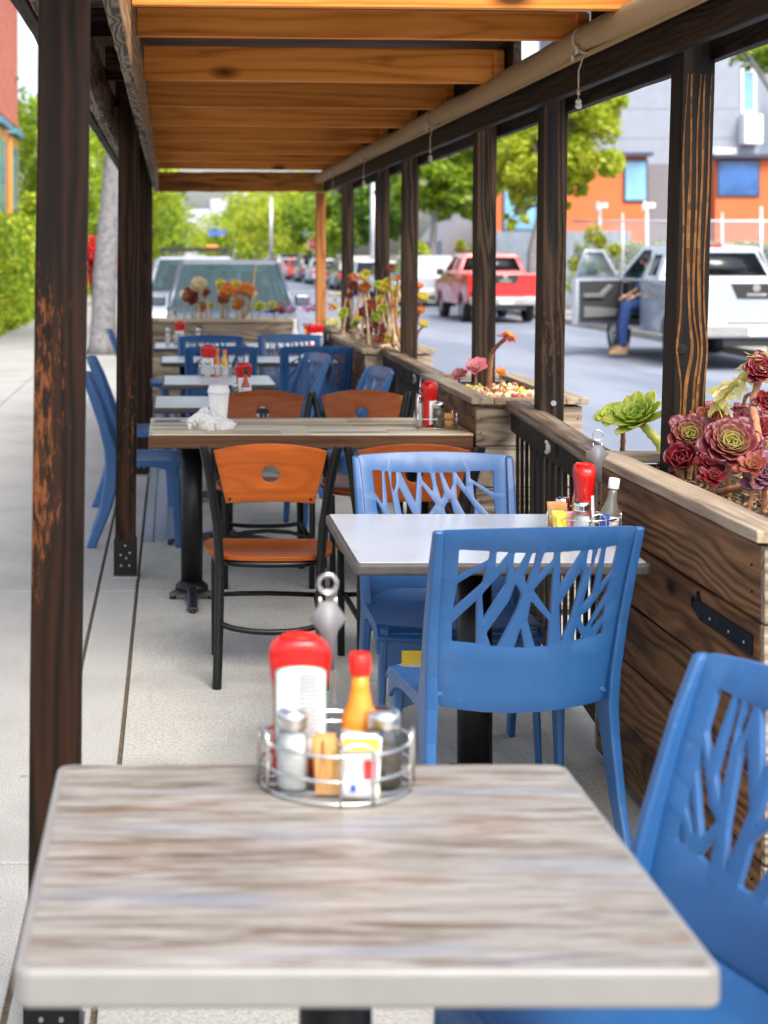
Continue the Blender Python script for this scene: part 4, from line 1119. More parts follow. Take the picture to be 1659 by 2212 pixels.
def bez(pts, n=14):
    pts = [Vector(p) for p in pts]; out = []
    for i in range(len(pts)-1):
        p0 = pts[max(i-1, 0)]; p1 = pts[i]; p2 = pts[i+1]; p3 = pts[min(i+2, len(pts)-1)]
        for k in range(n):
            t = k/n; out.append(.5*((2*p1)+(-p0+p2)*t+(2*p0-5*p1+4*p2-p3)*t*t+(-p0+3*p1-3*p2+p3)*t**3))
    out.append(pts[-1]); return out
def succ(label, cat, rosettes, stems, group=None, stemmat=None, name='succulent'):
    """rosettes: (point, normal, r, mat, kw); stems: (points, r0, r1)"""
    base = Vector(stems[0][0][0]) if stems else Vector(rosettes[0][0])
    t = thing(name, label, cat, base, 0, group)
    for p, nr, r, m, kw in rosettes: rosette(Vector(p)-base, nr, r, m, t, **kw)
    for pts, r0, r1 in stems:
        q = bez([Vector(p)-base for p in pts], 8); n = len(q)
        b = MB(); b.tube(q, [(r0+(r1-r0)*i/(n-1))*(1+.10*math.sin(i*1.9)) for i in range(n)], 8); b.build('stem', stemmat or M_stem, t)
    return t
SZ = .895                                        # soil level, near planter
sg = lambda px, py, X: at(px, py, FPX*X/(px-370))
soil = lambda px, py, X: (lambda p: Vector((p.x, p.y, SZ)))(sg(px, py, X))
F = (-.25, -.85, .5)
g1 = sg(1384, 912, 1.46)
succ('large bright green rosette on a thick yellow stem in the near planter box', 'succulent', [(g1, (-.45, -.35, .8), .120, P_green, dict(n=34, wid=.25, curl=.12, up=.45))], [([soil(1432, 990, 1.52), sg(1428, 965, 1.51), sg(1400, 930, 1.47), g1], .017, .012)], stemmat=M_stemy)
g2 = sg(1330, 903, 1.44)
succ('smaller green rosette at the far left corner of the near planter box', 'succulent', [(g2, (-.5, -.4, .75), .070, P_green, dict(n=24, wid=.46)), (g2+Vector((.03, .08, -.004)), (.2, -.5, .8), .060, P_salm, dict(n=22))], [([soil(1345, 960, 1.50), sg(1345, 930, 1.47), g2], .009, .007)])
r_ = lambda px, py, X, nr, r, m, **kw: (sg(px, py, X), nr, r, m, kw)
def one(label, px, py, X, nr, r, m, bx=0, by=60, stem=.007, **kw):
    p = sg(px, py, X); g = Vector((p.x+bx*.001, p.y+random.uniform(-.01,.03), SZ))
    return succ(label, 'succulent', [(p, nr, r*1.3, m, kw)], [([g, g.lerp(p, .5)+Vector((random.uniform(-.01,.01), 0, 0)), p-Vector(nr).normalized()*.004], stem*1.2, stem)], group='red and green rosettes in the near planter box')
one('salmon red rosette on a thin stem in front of the striped post', 1526, 908, 1.56, (-.15,-.7,.7), .050, P_salm, stem=.006, n=28)
one('half green half maroon rosette just left of the big one, beside the striped post foot', 1490, 945, 1.50, (-.2,-.75,.6), .062, P_red, n=30, wid=.42)
one('big maroon rosette with a yellow green heart, largest in the near planter', 1578, 966, 1.50, (-.12,-.75,.65), .076, P_red, n=40, wid=.40)
one('dark red rosette at the right behind the thick brown stem', 1622, 930, 1.60, (0,-.7,.7), .058, P_crim, n=30)
one('crimson rosette lying low in front, at the end of the curved stem', 1478, 1000, 1.44, (-.5,-.6,.6), .050, P_crim, n=24, wid=.46, curl=.5)
one('tiny dark maroon bud under the crimson rosette', 1453, 1028, 1.41, (-.5,-.6,.3), .020, P_crim, n=12)
one('purple tinted rosette at the right edge of the near planter box', 1650, 1030, 1.50, (-.2,-.7,.6), .056, P_purp, n=26, wid=.34)
one('small maroon rosette between the crimson one and the big one', 1528, 1006, 1.50, (.1,-.6,.7), .042, P_crim, n=22)
one('brownish rosette cut by the right edge behind the purple one', 1662, 985, 1.60, (0,-.6,.8), .045, P_red, n=22)
a0 = sg(1646, 800, 1.62)
succ('dark crimson rosette high on a thick brown stem at the right edge of the photo', 'succulent', [(a0, (-.2,-.6,.5), .060, P_crim, dict(n=34)), (sg(1656, 868, 1.62), (-.1,-.8,.2), .042, P_crim, dict(n=18))], [([soil(1652, 1010, 1.56), sg(1635, 930, 1.57), sg(1627, 870, 1.59), a0], .013, .009), ([soil(1610, 950, 1.6), sg(1606, 880, 1.6), sg(1622, 850, 1.6)], .006, .005)])
# pale yellow flower stalk
fs = thing('flower_stalk', 'pale yellow drooping flower stalk with curled leaves beside the dark crimson rosette', 'flower stalk', sg(1530, 900, 1.58))
o0 = fs.location.copy(); pth = bez([sg(1545, 885, 1.58)-o0, sg(1570, 845, 1.60)-o0, sg(1610, 815, 1.61)-o0, sg(1640, 785, 1.62)-o0], 8)
b = MB(); b.tube(pth, .010, 8)
for dpt in ((-.03,0,-.06), (.02,-.01,-.07), (.055,-.01,-.05), (.04,0,-.02)):
    b.tube(bez([pth[2], pth[2]+Vector(dpt)*.5+Vector((0,0,.01)), pth[2]+Vector(dpt)], 6), .0022, 6)
b.build('stem', M_stemy, fs)
b = MB()
for i in range(75):
    p = pth[min(len(pth)-1, int(i/60*len(pth)))]; d = Vector((random.uniform(-1,1), random.uniform(-1,.6), random.uniform(-.5,1))).normalized(); L = random.uniform(.03, .062); s_ = d.cross(Vector((random.random(), random.random(), random.random()))).normalized()*.013
    q = p+d*L*.5; e = p+d*L+Vector((0,0,-.012)); b._new([p-s_*.3, p+s_*.3, q+s_, q-s_], [(0,1,2,3)]); b._new([q-s_, q+s_, e+s_*.2, e-s_*.2], [(0,1,2,3)])
b.build('curled_leaf', M_gold, fs)
o = thing('bare_stem', 'curved brown ringed stem snaking over the soil of the near planter', 'stem', soil(1480, 1010, 1.45)); o0 = o.location.copy()
b = MB(); q = bez([sg(1462, 1010, 1.42)-o0, sg(1475, 1055, 1.43)-o0, sg(1515, 1072, 1.44)-o0, sg(1570, 1058, 1.48)-o0, sg(1640, 1048, 1.52)-o0, sg(1690, 1060, 1.54)-o0], 10)
b.tube(q, [.0085*(1+.12*math.sin(i*2.1)) for i in range(len(q))], 8); b.build('ringed_stem', M_stem, o)
o = thing('bare_stem', 'straight brown stem running to the right edge over the soil', 'stem', soil(1560, 1070, 1.50)); o0 = o.location.copy()
b = MB(); q = bez([sg(1552, 1068, 1.49)-o0, sg(1590, 1105, 1.50)-o0, sg(1650, 1150, 1.48)-o0], 8); b.tube(q, .0075, 8)
q = bez([sg(1600, 1060, 1.56)-o0, sg(1650, 1090, 1.56)-o0, sg(1700, 1130, 1.55)-o0], 8); b.tube(q, .005, 8); b.build('ringed_stem', M_stem, o)
def litter(label, x0, x1, y0, y1, z, n, mat, size=.02):
    b = MB()
    for i in range(n):
        p = Vector((random.uniform(x0, x1), random.uniform(y0, y1), z+random.uniform(0,.02))); d = Vector((random.uniform(-1,1), random.uniform(-1,1), random.uniform(-.3,.6))).normalized()*random.uniform(.5,1.2)*size
        s_ = d.cross(Vector((random.random()-.5, random.random()-.5, random.random()))).normalized()*size*.22; b._new([p-d, p+s_, p+d, p-s_], [(0,1,2,3)])
    return tag(b.build('leaf_litter', mat), label, 'leaf litter', kind='stuff')
for i, (px, py, X, m) in enumerate([(1500, 975, 1.60, P_salm), (1545, 985, 1.62, P_yg), (1600, 1000, 1.58, P_crim), (1560, 920, 1.68, P_red), (1640, 960, 1.66, P_crim), (1510, 930, 1.66, P_crim), (1600, 890, 1.70, P_red), (1655, 905, 1.68, P_crim), (1465, 965, 1.56, P_yg), (1625, 1010, 1.46, P_salm), (1540, 1035, 1.44, P_crim), (1440, 985, 1.60, P_green)]):
    p = sg(px, py, X); nr = (random.uniform(-.5,.4), -.6, random.uniform(.4,.9)); g = Vector((p.x+random.uniform(-.03,.03), p.y+.02, SZ))
    succ('small '+({'crimson_petal': 'dark red', 'maroon_petal': 'maroon', 'salmon_petal': 'salmon', 'yellowgreen_petal': 'yellow green', 'green_petal': 'bright green'}[m.name])+' rosette filling in between the larger ones of the near planter', 'succulent', [(p, nr, random.uniform(.035,.052), m, dict(n=18, wid=random.uniform(.3,.42)))], [([g, g.lerp(p,.5)+Vector((random.uniform(-.015,.015),0,0)), p], .006, .005)], group='small filler rosettes of the near planter')
litter('dry leaves and twigs on the soil of the near planter', 1.36, 1.74, 3.65, 4.95, SZ-.01, 900, M_dry)

# --- second planter
SZ = .88
pt = sg(1097, 728, 1.52)
succ('orange red rosette nodding on a tall bent stem in the second planter', 'succulent', [(pt, (.45,-.35,.75), .042, P_oran, dict(n=22)), (pt+Vector((0,0,-.012)), (.4,-.3,.8), .052, P_pink, dict(n=18, curl=-.2))], [([soil(1057, 805, 1.5), sg(1060, 780, 1.5), sg(1070, 752, 1.51), pt], .013, .009)])
one2 = lambda *a, **k: one(*a, **k)
def oneg(group, label, px, py, X, nr, r, m, **kw):
    p = sg(px, py, X); g = Vector((p.x, p.y+.01, SZ))
    return succ(label, 'succulent', [(p, nr, r*1.25, m, kw)], [([g, g.lerp(p, .5), p-Vector(nr).normalized()*.004], .006, .005)], group=group)
G2 = 'small rosettes in the second planter'
oneg(G2, 'pink layered rosette in the middle of the second planter', 1028, 795, 1.46, (-.2,-.6,.7), .050, P_pink, n=30)
oneg(G2, 'low red rosette at the left end of the second planter', 992, 812, 1.42, (-.3,-.6,.7), .040, P_pink, n=22)
oneg(G2, 'small orange rosette right of the bent stem', 1081, 806, 1.54, (0,-.6,.7), .028, P_oran, n=20)
def beads(label, boxes, mats, n, r, z0):
    b = MB()
    for i in range(n):
        b.mi = random.randrange(len(mats))
        p = Vector((random.uniform(boxes[0], boxes[1]), random.uniform(boxes[2], boxes[3]), z0+random.uniform(0, .035))); rr = r*random.uniform(.6, 1.25)
        b.lathe([(rr*.5, -rr*.9), (rr, 0), (rr*.75, rr*.7), (rr*.2, rr)], p, 7)
    return tag(b.build('bead_succulents', mats), label, 'ground cover', kind='stuff')
M_bg = plain('bead_green', (.48,.52,.10), .4, var=.2); M_bs = plain('bead_salmon', (.60,.24,.13), .45, var=.25); M_bc = plain('bead_cream', (.65,.60,.38), .45, var=.2); M_br = plain('bead_red', (.55,.06,.06), .45, var=.2)
beads('mat of salmon and yellow bead succulents across the second planter', (1.38, 1.68, 7.0, 7.9), [M_bs, M_bs, M_bs, M_bc, M_br, M_bg], 420, .010, .885)
beads('yellow green bead succulent at the front right of the second planter', (1.50, 1.66, 6.99, 7.18), [M_bg, M_bc], 46, .019, .905)
beads('row of red and white bead succulents along the front board of the second planter', (1.44, 1.68, 6.96, 7.03), [M_br, M_bc], 40, .013, .905)

# --- third planter: long stemmed rosettes
SZ = .86
def cpt(cx, cy, X):
    px, py = (820+cx/5.184)/1.15732, (640+cy/5.184)/1.15732
    return at(px, py, min(12.9, max(10.95, FPX*X/(px-370)))), px
G3 = 'long stemmed rosettes in the tall green planter'
lst = [(480,300,85,P_yg,'large yellow green rosette high at the left of the tall green planter'), (310,300,60,P_oran,'orange rosette next to the dark post in the tall green planter'),
 (640,140,62,P_oran,'topmost orange red rosette of the tall green planter'), (800,200,62,P_salm,'red rosette at the top right of the tall green planter'), (905,320,48,P_oran,'small orange rosette by the thick char post'),
 (680,440,78,P_oran,'orange yellow rosette in the middle of the tall green planter'), (820,565,95,P_green,'broad green rosette left of the thick char post'), (470,620,62,P_yg,'yellow green rosette left of the middle stems'),
 (735,700,62,P_yg,'small yellow green rosette below the broad green one'), (600,810,88,P_green,'round green rosette low in the middle of the tall green planter'), (420,830,62,P_yg,'small low yellow rosette left of the round green one'),
 (225,780,82,P_green,'green rosette at the left end of the tall green planter'), (880,650,50,P_oran,'orange rosette tucked under the broad green one')]
for cx_, cy_, rr, m, lb in lst:
    p, px = cpt(cx_, cy_, 1.50+random.uniform(-.06,.10)); r = rr/5.184/1.15732*p.y/FPX*1.55
    g = Vector((min(1.68, max(1.36, p.x+random.uniform(-.10,.08))), min(12.9, p.y+random.uniform(-.03,.15)), SZ))
    nr = Vector((random.uniform(-.4,.4), -.8, .6))
    succ(lb, 'succulent', [(p, nr, r, m, dict(n=26, wid=.52, up=.6, curl=.4))], [([g, g.lerp(p, .45)+Vector((random.uniform(-.04,.04), 0, 0)), p-nr.normalized()*.01], .011, .008)], group=G3, stemmat=M_stem2 if random.random() < .5 else M_stem)
for (cx_, cy_, rr, m, lb) in [(1170,430,62,P_oran,'orange rosette right of the thick char post, highest there'), (1205,590,85,P_yg,'yellow rosette spilling toward the road right of the char post'), (1185,745,65,P_oran,'peach rosette below the yellow one, over the road side'), (1222,930,68,P_yg,'lowest yellow green rosette hanging on the road side')]:
    px, py = (820+cx_/5.184)/1.15732, (640+cy_/5.184)/1.15732; p = at(px, py, 11.3); r = rr/5.184/1.15732*p.y/FPX*1.55
    g = Vector((1.70, 11.35, SZ))
    succ(lb, 'succulent', [(p, (.2,-.5,.8), r, m, dict(n=26, wid=.52, up=.6, curl=.4))], [([g, g.lerp(p, .5)+Vector((0,0,.05)), p], .010, .007)], group=G3)
for i in range(46):
    px, py = random.uniform(738, 862), random.uniform(612, 738); Yv = random.uniform(11.05, 11.9); p = at(px, py, Yv)
    if p.x > 1.80 or p.x < 1.30: continue
    r = random.uniform(.045,.075); m = random.choice([P_yg, P_yg, P_green, P_oran, P_salm]); nr = Vector((random.uniform(-.5,.5), -.8, .5))
    g = Vector((min(1.68, max(1.36, p.x+random.uniform(-.06,.06))), Yv+.05, SZ))
    succ('small green to orange rosette filling in the clump of the tall green planter', 'succulent', [(p, nr, r, m, dict(n=18, wid=.55, up=.6, curl=.4))], [([g, g.lerp(p,.5)+Vector((random.uniform(-.03,.03),0,0)), p], .009, .007)], group='small rosettes of the tall green planter', stemmat=M_stem2)
st = thing('bare_stem', 'tangle of bare pale stems at the foot of the tall green planter rosettes', 'stems', (1.5, 11.1, SZ))
for i in range(26):
    a = Vector((random.uniform(-.14,.16), random.uniform(-.1,.5), 0)); e = a+Vector((random.uniform(-.14,.14), random.uniform(-.1,.2), random.uniform(.02,.16)))
    b = MB(); b.tube(bez([a, a.lerp(e,.5)+Vector((random.uniform(-.05,.05),0,random.uniform(0,.05))), e], 5), random.uniform(.006,.011), 6); b.build('stem', random.choice([M_stem2, M_stem, M_stem2]), st)

# --- end planter across the deck
SZ = .86
def ept(cx, cy, Y): return at((380+cx/3.456)/1.15732, (460+cy/3.456)/1.15732, Y)
G4 = 'rosettes standing in the long end planter'
for i in range(14):
    px = random.uniform(395, 560); Yv = 16.25; p = at(px, random.uniform(625, 668), Yv); m = random.choice([P_yg, P_oran, P_salm, P_cream, P_oran]); g = Vector((p.x, Yv+.03, SZ))
    succ('small rosette filling in between the named ones of the long end planter', 'succulent', [(p, (random.uniform(-.5,.5),-.8,.5), random.uniform(.045,.075), m, dict(n=16, wid=.55))], [([g, g.lerp(p,.5), p], .008, .006)], group='small rosettes of the long end planter', stemmat=M_stem2)
el = [(400,890,58,P_cream,16.2,'pale yellow rosette at the left of the end planter'), (335,985,58,P_salm,16.25,'rust red rosette at the left of the end planter, below the pale one'), (470,950,30,P_salm,16.2,'small rust rosette right of the rust red one'),
 (590,880,36,P_yg,16.3,'yellow green rosette in the middle of the end planter'), (650,955,62,P_oran,16.2,'broad golden rosette in the middle of the end planter'), (720,900,45,P_yg,16.35,'green topped rosette behind the golden one'),
 (795,935,58,P_oran,16.2,'golden rosette beside the tall dry stalk'), (750,1060,48,P_oran,16.15,'low orange rosette at the foot of the tall dry stalk'), (600,1010,40,P_oran,16.2,'low golden rosette left of the low orange one'), (925,1075,42,P_green,16.2,'low green rosette right of the tall dry stalk'), (1030,1060,34,P_yg,16.2,'small green rosette left of the magenta clump'), (200,1115,20,P_green,16.2,'tiny green sprout at the left end of the end planter')]
for cx_, cy_, rr, m, Y, lb in el:
    p = ept(cx_, cy_, Y); r = rr/3.456/1.15732*Y/FPX*1.7
    g = Vector((p.x+random.uniform(-.03,.06), Y+.02, SZ)); succ(lb, 'succulent', [(p, (random.uniform(-.3,.3),-.8,.5), r, m, dict(n=22, wid=.55, up=.5, curl=.3))], [([g, g.lerp(p,.5), p], .010, .006)], group=G4, stemmat=M_stem2)
p0, p1, p2, p3 = ept(790,1150,16.2), ept(850,1050,16.2), ept(878,860,16.2), ept(905,640,16.2)
o = thing('dry_stalk', 'tall curved tan dry stalk rising from the end planter', 'stalk', p0); b = MB(); q = bez([p0-p0, p1-p0, p2-p0, p3-p0], 8); n = len(q)
b.tube(q, [.034*(1-(i/(n-1))**1.6)+.004 for i in range(n)], 8, flat=.5); b.build('stalk', plain('tan_stalk', (.42,.23,.09), .6, var=.2), o)
def clump(label, c, rad, n, mats, r, cat='succulent clump', grp=None):
    t = thing('succulent_clump', label, cat, c, 0, grp)
    for i in range(n):
        m = random.choice(mats); d = Vector((random.gauss(0, .5)*rad[0], random.gauss(0, .5)*rad[1], abs(random.gauss(0, .5))*rad[2]))
        rosette(d, (random.uniform(-.5,.5), -.5, .9), r*random.uniform(.6,1.2), m, t, n=10, wid=.5)
    return t
clump('dark magenta succulent clump in the end planter', ept(1120,1120,16.2), (.10,.08,.10), 18, [P_mag, P_crim], .035)
clump('pink flowering succulent clump by the far corner', ept(1320,1090,16.1)+Vector((0,0,-.02)), (.16,.08,.10), 22, [petalmat('bright_pink', (.75,.25,.60), (.72,.22,.62)), P_purp, P_mag], .028)
clump('cream and green succulent clump filling the far corner planter', Vector((1.50, 15.3, .86)), (.13,.25,.08), 26, [P_cream, P_yg, P_green], .034)
clump('tall yellow orange succulent clump between the orange post and the dark post', Vector((1.55, 15.5, 1.0)), (.08,.12,.15), 18, [P_oran, P_yg, P_cream], .04)
# ---------------------------------------------------------------- vehicles
M_tyre = plain('tyre', (.018,.018,.018), .8, var=.2)
M_rim = plain('alloy_rim', (.50,.51,.52), .3, metal=.8, var=.08)
M_glassdark = plain('tinted_glass', (.006,.008,.010), .05, var=.1, bump=0)
M_wind = glass('windscreen_glass', (.20,.36,.38), .03, .10)
M_trim = plain('black_trim', (.015,.015,.017), .5)
M_chr = plain('vehicle_chrome', (.65,.66,.67), .15, metal=1)
M_tail = plain('tail_lens', (.55,.01,.01), .15, var=.1)
M_lamp = plain('head_lens', (.75,.78,.80), .1, var=.1)
M_amber = plain('amber_lens', (.75,.25,.01), .2)
M_dark = plain('cabin_fabric', (.03,.032,.036), .8, var=.3)
M_platec = plain('licence_plate', (.70,.72,.74), .4, var=.08)
def paint(name, c): return plain(name, c, .28, var=.03, nscale=3, bump=0, coat=.8)
def arch_profile(L, wb, rear, r, zlo, top):
    """side outline with wheel arches; top = list of (y,z) from nose back to tail"""
    pts = [(0.02, zlo+.12)]
    for c in (rear, rear+wb):
        pts.append((c-r, zlo)); pts += [(c+r*math.cos(a), .33+r*math.sin(a)*.98) for a in [R(180-15*i) for i in range(1, 12)] if .33+r*math.sin(a) > zlo]; pts.append((c+r, zlo))
    pts.append((L-.08, zlo+.05)); return pts+top
def wheel(t, x, y, R0, sx, wdt=.22):
    b = MB(); M = Matrix.Translation((x, y, R0)) @ Matrix.Rotation(R(90)*sx, 4, 'Y')
    b.lathe([(R0*.62, -wdt/2), (R0*.93, -wdt/2), (R0, -wdt*.3), (R0, wdt*.3), (R0*.94, wdt/2), (R0*.66, wdt/2), (R0*.62, wdt*.35), (R0*.6, -wdt*.3)], (0,0,0), 28, M=M, caps=False)
    w_ = b.build('wheel', M_tyre, t)
    b = MB(); b.lathe([(R0*.64, wdt*.42), (R0*.60, wdt*.30)], (0,0,0), 28, M=M, caps=False); b.lathe([(R0*.62, wdt*.05), (R0*.60, wdt*.06)], (0,0,0), 28, M=M)
    for k in range(6):
        a = k*math.pi/3; b.box(-R0*.075, R0*.075, R0*.08, R0*.62, wdt*.22, wdt*.36, M=M @ Matrix.Rotation(a, 4, 'Z'))
    b.lathe([(R0*.16, wdt*.2), (R0*.15, wdt*.42), (R0*.08, wdt*.44)], (0,0,0), 14, M=M); b.build('rim', M_rim, w_)
def pickup(label, x, y, col, group=None, door_open=False, cap_letters=False):
    t = thing('pickup_truck', label, 'pickup truck', (x, y, ROAD), 0, group)
    L, W, wb, rear, zt = 5.25, 1.84, 3.2, 1.12, 1.24; hw = W/2
    top = [(L-.02, .62), (L-.03, .86), (L-.18, 1.02), (3.95, 1.14), (3.8, zt), (.03, zt)]
    prof = arch_profile(L, wb, rear, .45, .44, top)
    dr = [(2.62, .50), (3.62, .50), (3.80, .62), (3.80, 1.20), (2.62, 1.20)]
    for sx in (-1, 1):
        holes = [dr] if (door_open and sx < 0) else []
        b = MB(); b.plate(prof, holes, .05, lambda u, v, w_: Vector((sx*(hw-.025-.10*max(0, v-.9)**2-.03*max(0,.62-v))+(w_*sx), u, v)))
        b.build('side_panel', col, t, bevel=.012, fixn=True)
    # floors, bonnet, inner bed, bulkheads
    b = MB(); b.box(-hw+.05, hw-.05, .05, L-.15, .50, .60); b.build('chassis', M_trim, t)
    b = MB(); b.box(-hw+.052, hw-.052, .06, 1.70, .72, .76); b.box(-hw+.052, hw-.052, 1.66, 1.72, .76, zt-.02)
    for sx in (-1, 1): b.box(min(sx*(hw-.055), sx*(hw-.30)), max(sx*(hw-.055), sx*(hw-.30)), .72, 1.5, .76, .98)
    b.build('cargo_bed', M_trim, t)
    b = MB(); b.loft([[Vector((sx_*(hw-.06), yy, zz)) for sx_, zz in ((-1, z0), (1, z0), (1, z1), (.4, z1+.03), (-.4, z1+.03), (-1, z1))] for yy, z0, z1 in ((3.86, .62, 1.19), (4.4, .62, 1.10), (5.05, .60, 1.0), (5.20, .58, .86))]); b.build('bonnet', col, t, bevel=.03, fixn=True)
    b = MB(); b.box(-hw+.03, hw-.03, L-.12, L+.06, .42, .64); b.build('front_bumper', col, t, bevel=.03)
    # tailgate
    b = MB(); b.box(-hw+.11, hw-.11, -.01, .055, .66, zt+.005); tg = b.build('tailgate', col, t, bevel=.02)
    b = MB(); b.prism([(-.36, zt-.03), (.36, zt-.03), (.27, zt-.24), (-.27, zt-.24)], -.022, -.011, (0, 2, 1)); b.build('handle_plate', M_trim, tg, bevel=.004)
    b = MB(); b.lathe([(.055, 0), (.055, .006)], (0,0,0), 20, M=Matrix.Translation((0, -.022, zt-.09)) @ Matrix.Rotation(R(90), 4, 'X')); b.box(-.14, .14, -.026, -.022, zt-.20, zt-.165); b.build('emblem', M_chr, tg)
    for sx in (-1, 1):
        b = MB(); b.box(min(sx*(hw-.105), sx*(hw-.002)), max(sx*(hw-.105), sx*(hw-.002)), -.015, .05, .80, zt-.02); b.build('tail_light', M_tail, t, bevel=.008)
    b = MB(); b.box(-hw+.02, hw-.02, -.17, .02, .46, .66); bp = b.build('rear_bumper', M_chr, t, bevel=.03, seg=3)
    b = MB(); b.box(-.17, .17, -.182, -.171, .49, .62); b.build('licence_plate', M_platec, bp, bevel=.003)
    b = MB(); b.box(-.45, .45, -.185, -.12, .655, .675); b.box(-.5, .5, -.1, .2, .34, .45); b.build('step_pad', M_trim, bp)
    # cab above the belt: tapering sides with windows
    zr = 1.74
    def cx(z): return hw-.05-.20*(z-zt)/(zr-zt)*1.0
    cab = [(1.72, zt-.02), (1.78, zr-.10), (1.90, zr), (3.10, zr), (3.25, zr-.03), (3.98, zt-.03)]
    rw = [(1.90, zt+.05), (2.42, zt+.05), (2.42, zr-.13), (1.98, zr-.13)]
    fw = [(2.60, zt+.04), (3.66, zt+.04), (3.10, zr-.08), (2.60, zr-.08)]
    for sx in (-1, 1):
        hl = [rw, fw]
        if door_open and sx < 0: hl = [rw, [(2.62, zt-.015), (3.78, zt-.015), (3.74, zt+.05), (3.10, zr-.06), (2.62, zr-.06)]]
        b = MB(); b.plate(cab, hl, .035, lambda u, v, w_: Vector((sx*(cx(v)+w_), u, v))); g = b.build('cab_side', col, t, bevel=.006, fixn=True)
        for k, h in enumerate(hl[:1] if (door_open and sx < 0) else hl):
            b = MB(); b.plate(h, [], .008, lambda u, v, w_: Vector((sx*(cx(v)-.006+w_), u, v))); b.build('side_window', M_glassdark, g)
    b = MB(); n = 8
    b.loft([[Vector((-cx(zr)+2*cx(zr)*i/n, yy, zz+.035*math.sin(math.pi*i/n))) for i in range(n+1)]+[Vector((cx(zr)-2*cx(zr)*i/n, yy, zz-.05)) for i in range(n+1)] for yy, zz in ((1.86, zr-.03), (2.1, zr), (3.0, zr), (3.24, zr-.03))], smooth=False); b.build('roof', col, t, bevel=.01, fixn=True)
    def endp(y0, y1, lo, hi): return lambda u, v, w_: Vector((u, y0+(y1-y0)*(v-lo)/(hi-lo)+w_, v))
    # rear panel with window
    zz0, zz1 = zt-.02, zr-.02; wv = cx(zz0)-.01; wt = cx(zz1)-.01
    win = [(-wv+.08, zt+.05), (wv-.08, zt+.05), (wt-.04, zr-.10), (-wt+.04, zr-.10)]
    b = MB(); b.plate([(-wv, zz0), (wv, zz0), (wt, zz1), (-wt, zz1)], [win], .03, endp(1.72, 1.88, zz0, zz1)); g = b.build('cab_rear', col, t, bevel=.006, fixn=True)
    b = MB(); b.plate(win, [], .008, endp(1.72, 1.88, zz0, zz1)); b.build('rear_window', M_glassdark, g)
    b = MB(); b.box(-.13, .13, 1.84, 1.88, zr+.0, zr+.03); b.build('brake_light', M_tail, g)
    zz0, zz1 = zt-.03, zr-.03; ws = [(-wv+.03, zz0), (wv-.03, zz0), (wt-.02, zz1), (-wt+.02, zz1)]
    b = MB(); b.plate(ws, [], .012, endp(3.98, 3.22, zz0, zz1)); b.build('windscreen', M_wind, t, fixn=True)
    for px in (-.38, .38):
        b = MB(); b.box(px-.24, px+.24, 2.45, 2.95, .62, .86); b.box(px-.24, px+.24, 2.35, 2.50, .80, 1.34); b.box(px-.12, px+.12, 2.37, 2.47, 1.34, 1.54); b.build('cab_seat', M_dark, t, bevel=.04)
    b = MB(); b.box(-hw+.08, hw-.08, 3.55, 3.95, .75, 1.16); b.tube([(-.38+.18*math.cos(a), 3.42, 1.08+.18*math.sin(a)) for a in [2*math.pi*k/16 for k in range(16)]], .015, 6, closed=True); b.build('dashboard', M_dark, t)
    for sx in (-1, 1):
        for yy in (rear, rear+wb): wheel(t, sx*(hw-.13), yy, .37, sx)
        if not (door_open and sx < 0):
            b = MB(); b.box(min(sx*(hw+.02), sx*(hw+.20)), max(sx*(hw+.02), sx*(hw+.20)), 3.58, 3.68, 1.16, 1.34); b.build('mirror', M_trim, t, bevel=.02)
        b = MB(); b.box(min(sx*(hw-.30), sx*(hw-.02)), max(sx*(hw-.30), sx*(hw-.02)), L-.16, L-.02, .70, .86); b.build('headlight', M_lamp, t, bevel=.01)
    if door_open:
        d = bpy.data.objects.new('door', None); COL.objects.link(d); d.parent = t; d.location = (-hw+.02, 3.78, 0); d.rotation_euler.z = R(-52)
        # local: door extends towards -y from its hinge
        dp = [(-1.14, .50), (0, .50), (.02, .62), (.02, 1.23), (-1.14, 1.23)]
        b = MB(); b.plate(dp, [], .10, lambda u, v, w_: Vector((-.05+w_, u, v))); b.build('door_skin', col, d, bevel=.012, fixn=True)
        fr = [(-1.14, 1.23), (.02, 1.23), (-.10, zt+.06), (-.66, zr-.05), (-1.14, zr-.05)]
        wn = [(-1.08, 1.27), (-.14, 1.27), (-.68, zr-.11), (-1.08, zr-.11)]
        b = MB(); b.plate(fr, [wn], .035, lambda u, v, w_: Vector((-.03+.20*(v-1.23)/.5*1.0+w_, u, v))); b.build('window_frame', col, d, fixn=True)
        b = MB(); b.plate(wn, [], .006, lambda u, v, w_: Vector((-.03+.20*(v-1.23)/.5+w_, u, v))); b.build('door_glass', glass('door_glass', (.62,.75,.74), .03, .12), d)
        b = MB(); b.prism([(-1.08, .55), (-.05, .55), (-.03, .70), (-.03, 1.20), (-1.08, 1.20)], .0, .03, (1, 2, 0)); b.build('door_lining', M_dark, d, bevel=.01)
        b = MB(); b.prism([(-1.0, .62), (-.2, .62), (-.15, .74), (-1.0, .80)], .03, .06, (1, 2, 0)); b.prism([(-1.02, .93), (-.55, .93), (-.30, 1.10), (-.36, 1.14), (-.62, 1.0), (-1.02, 1.0)], .03, .075, (1, 2, 0)); b.build('door_pocket', plain('grey_trim', (.16,.165,.17), .5), d, bevel=.01)
        b = MB(); b.box(-.28, -.06, -.16, -.06, 1.14, 1.33); b.build('mirror', col, d, bevel=.02)
    return t
M_pr = paint('red_paint', (.52,.008,.008)); M_pw = paint('white_paint', (.34,.375,.43))
pickup('red pickup truck parked across the road facing away, seen between two dark posts', 8.33, 40.4, M_pr, 'pickup trucks across the road')
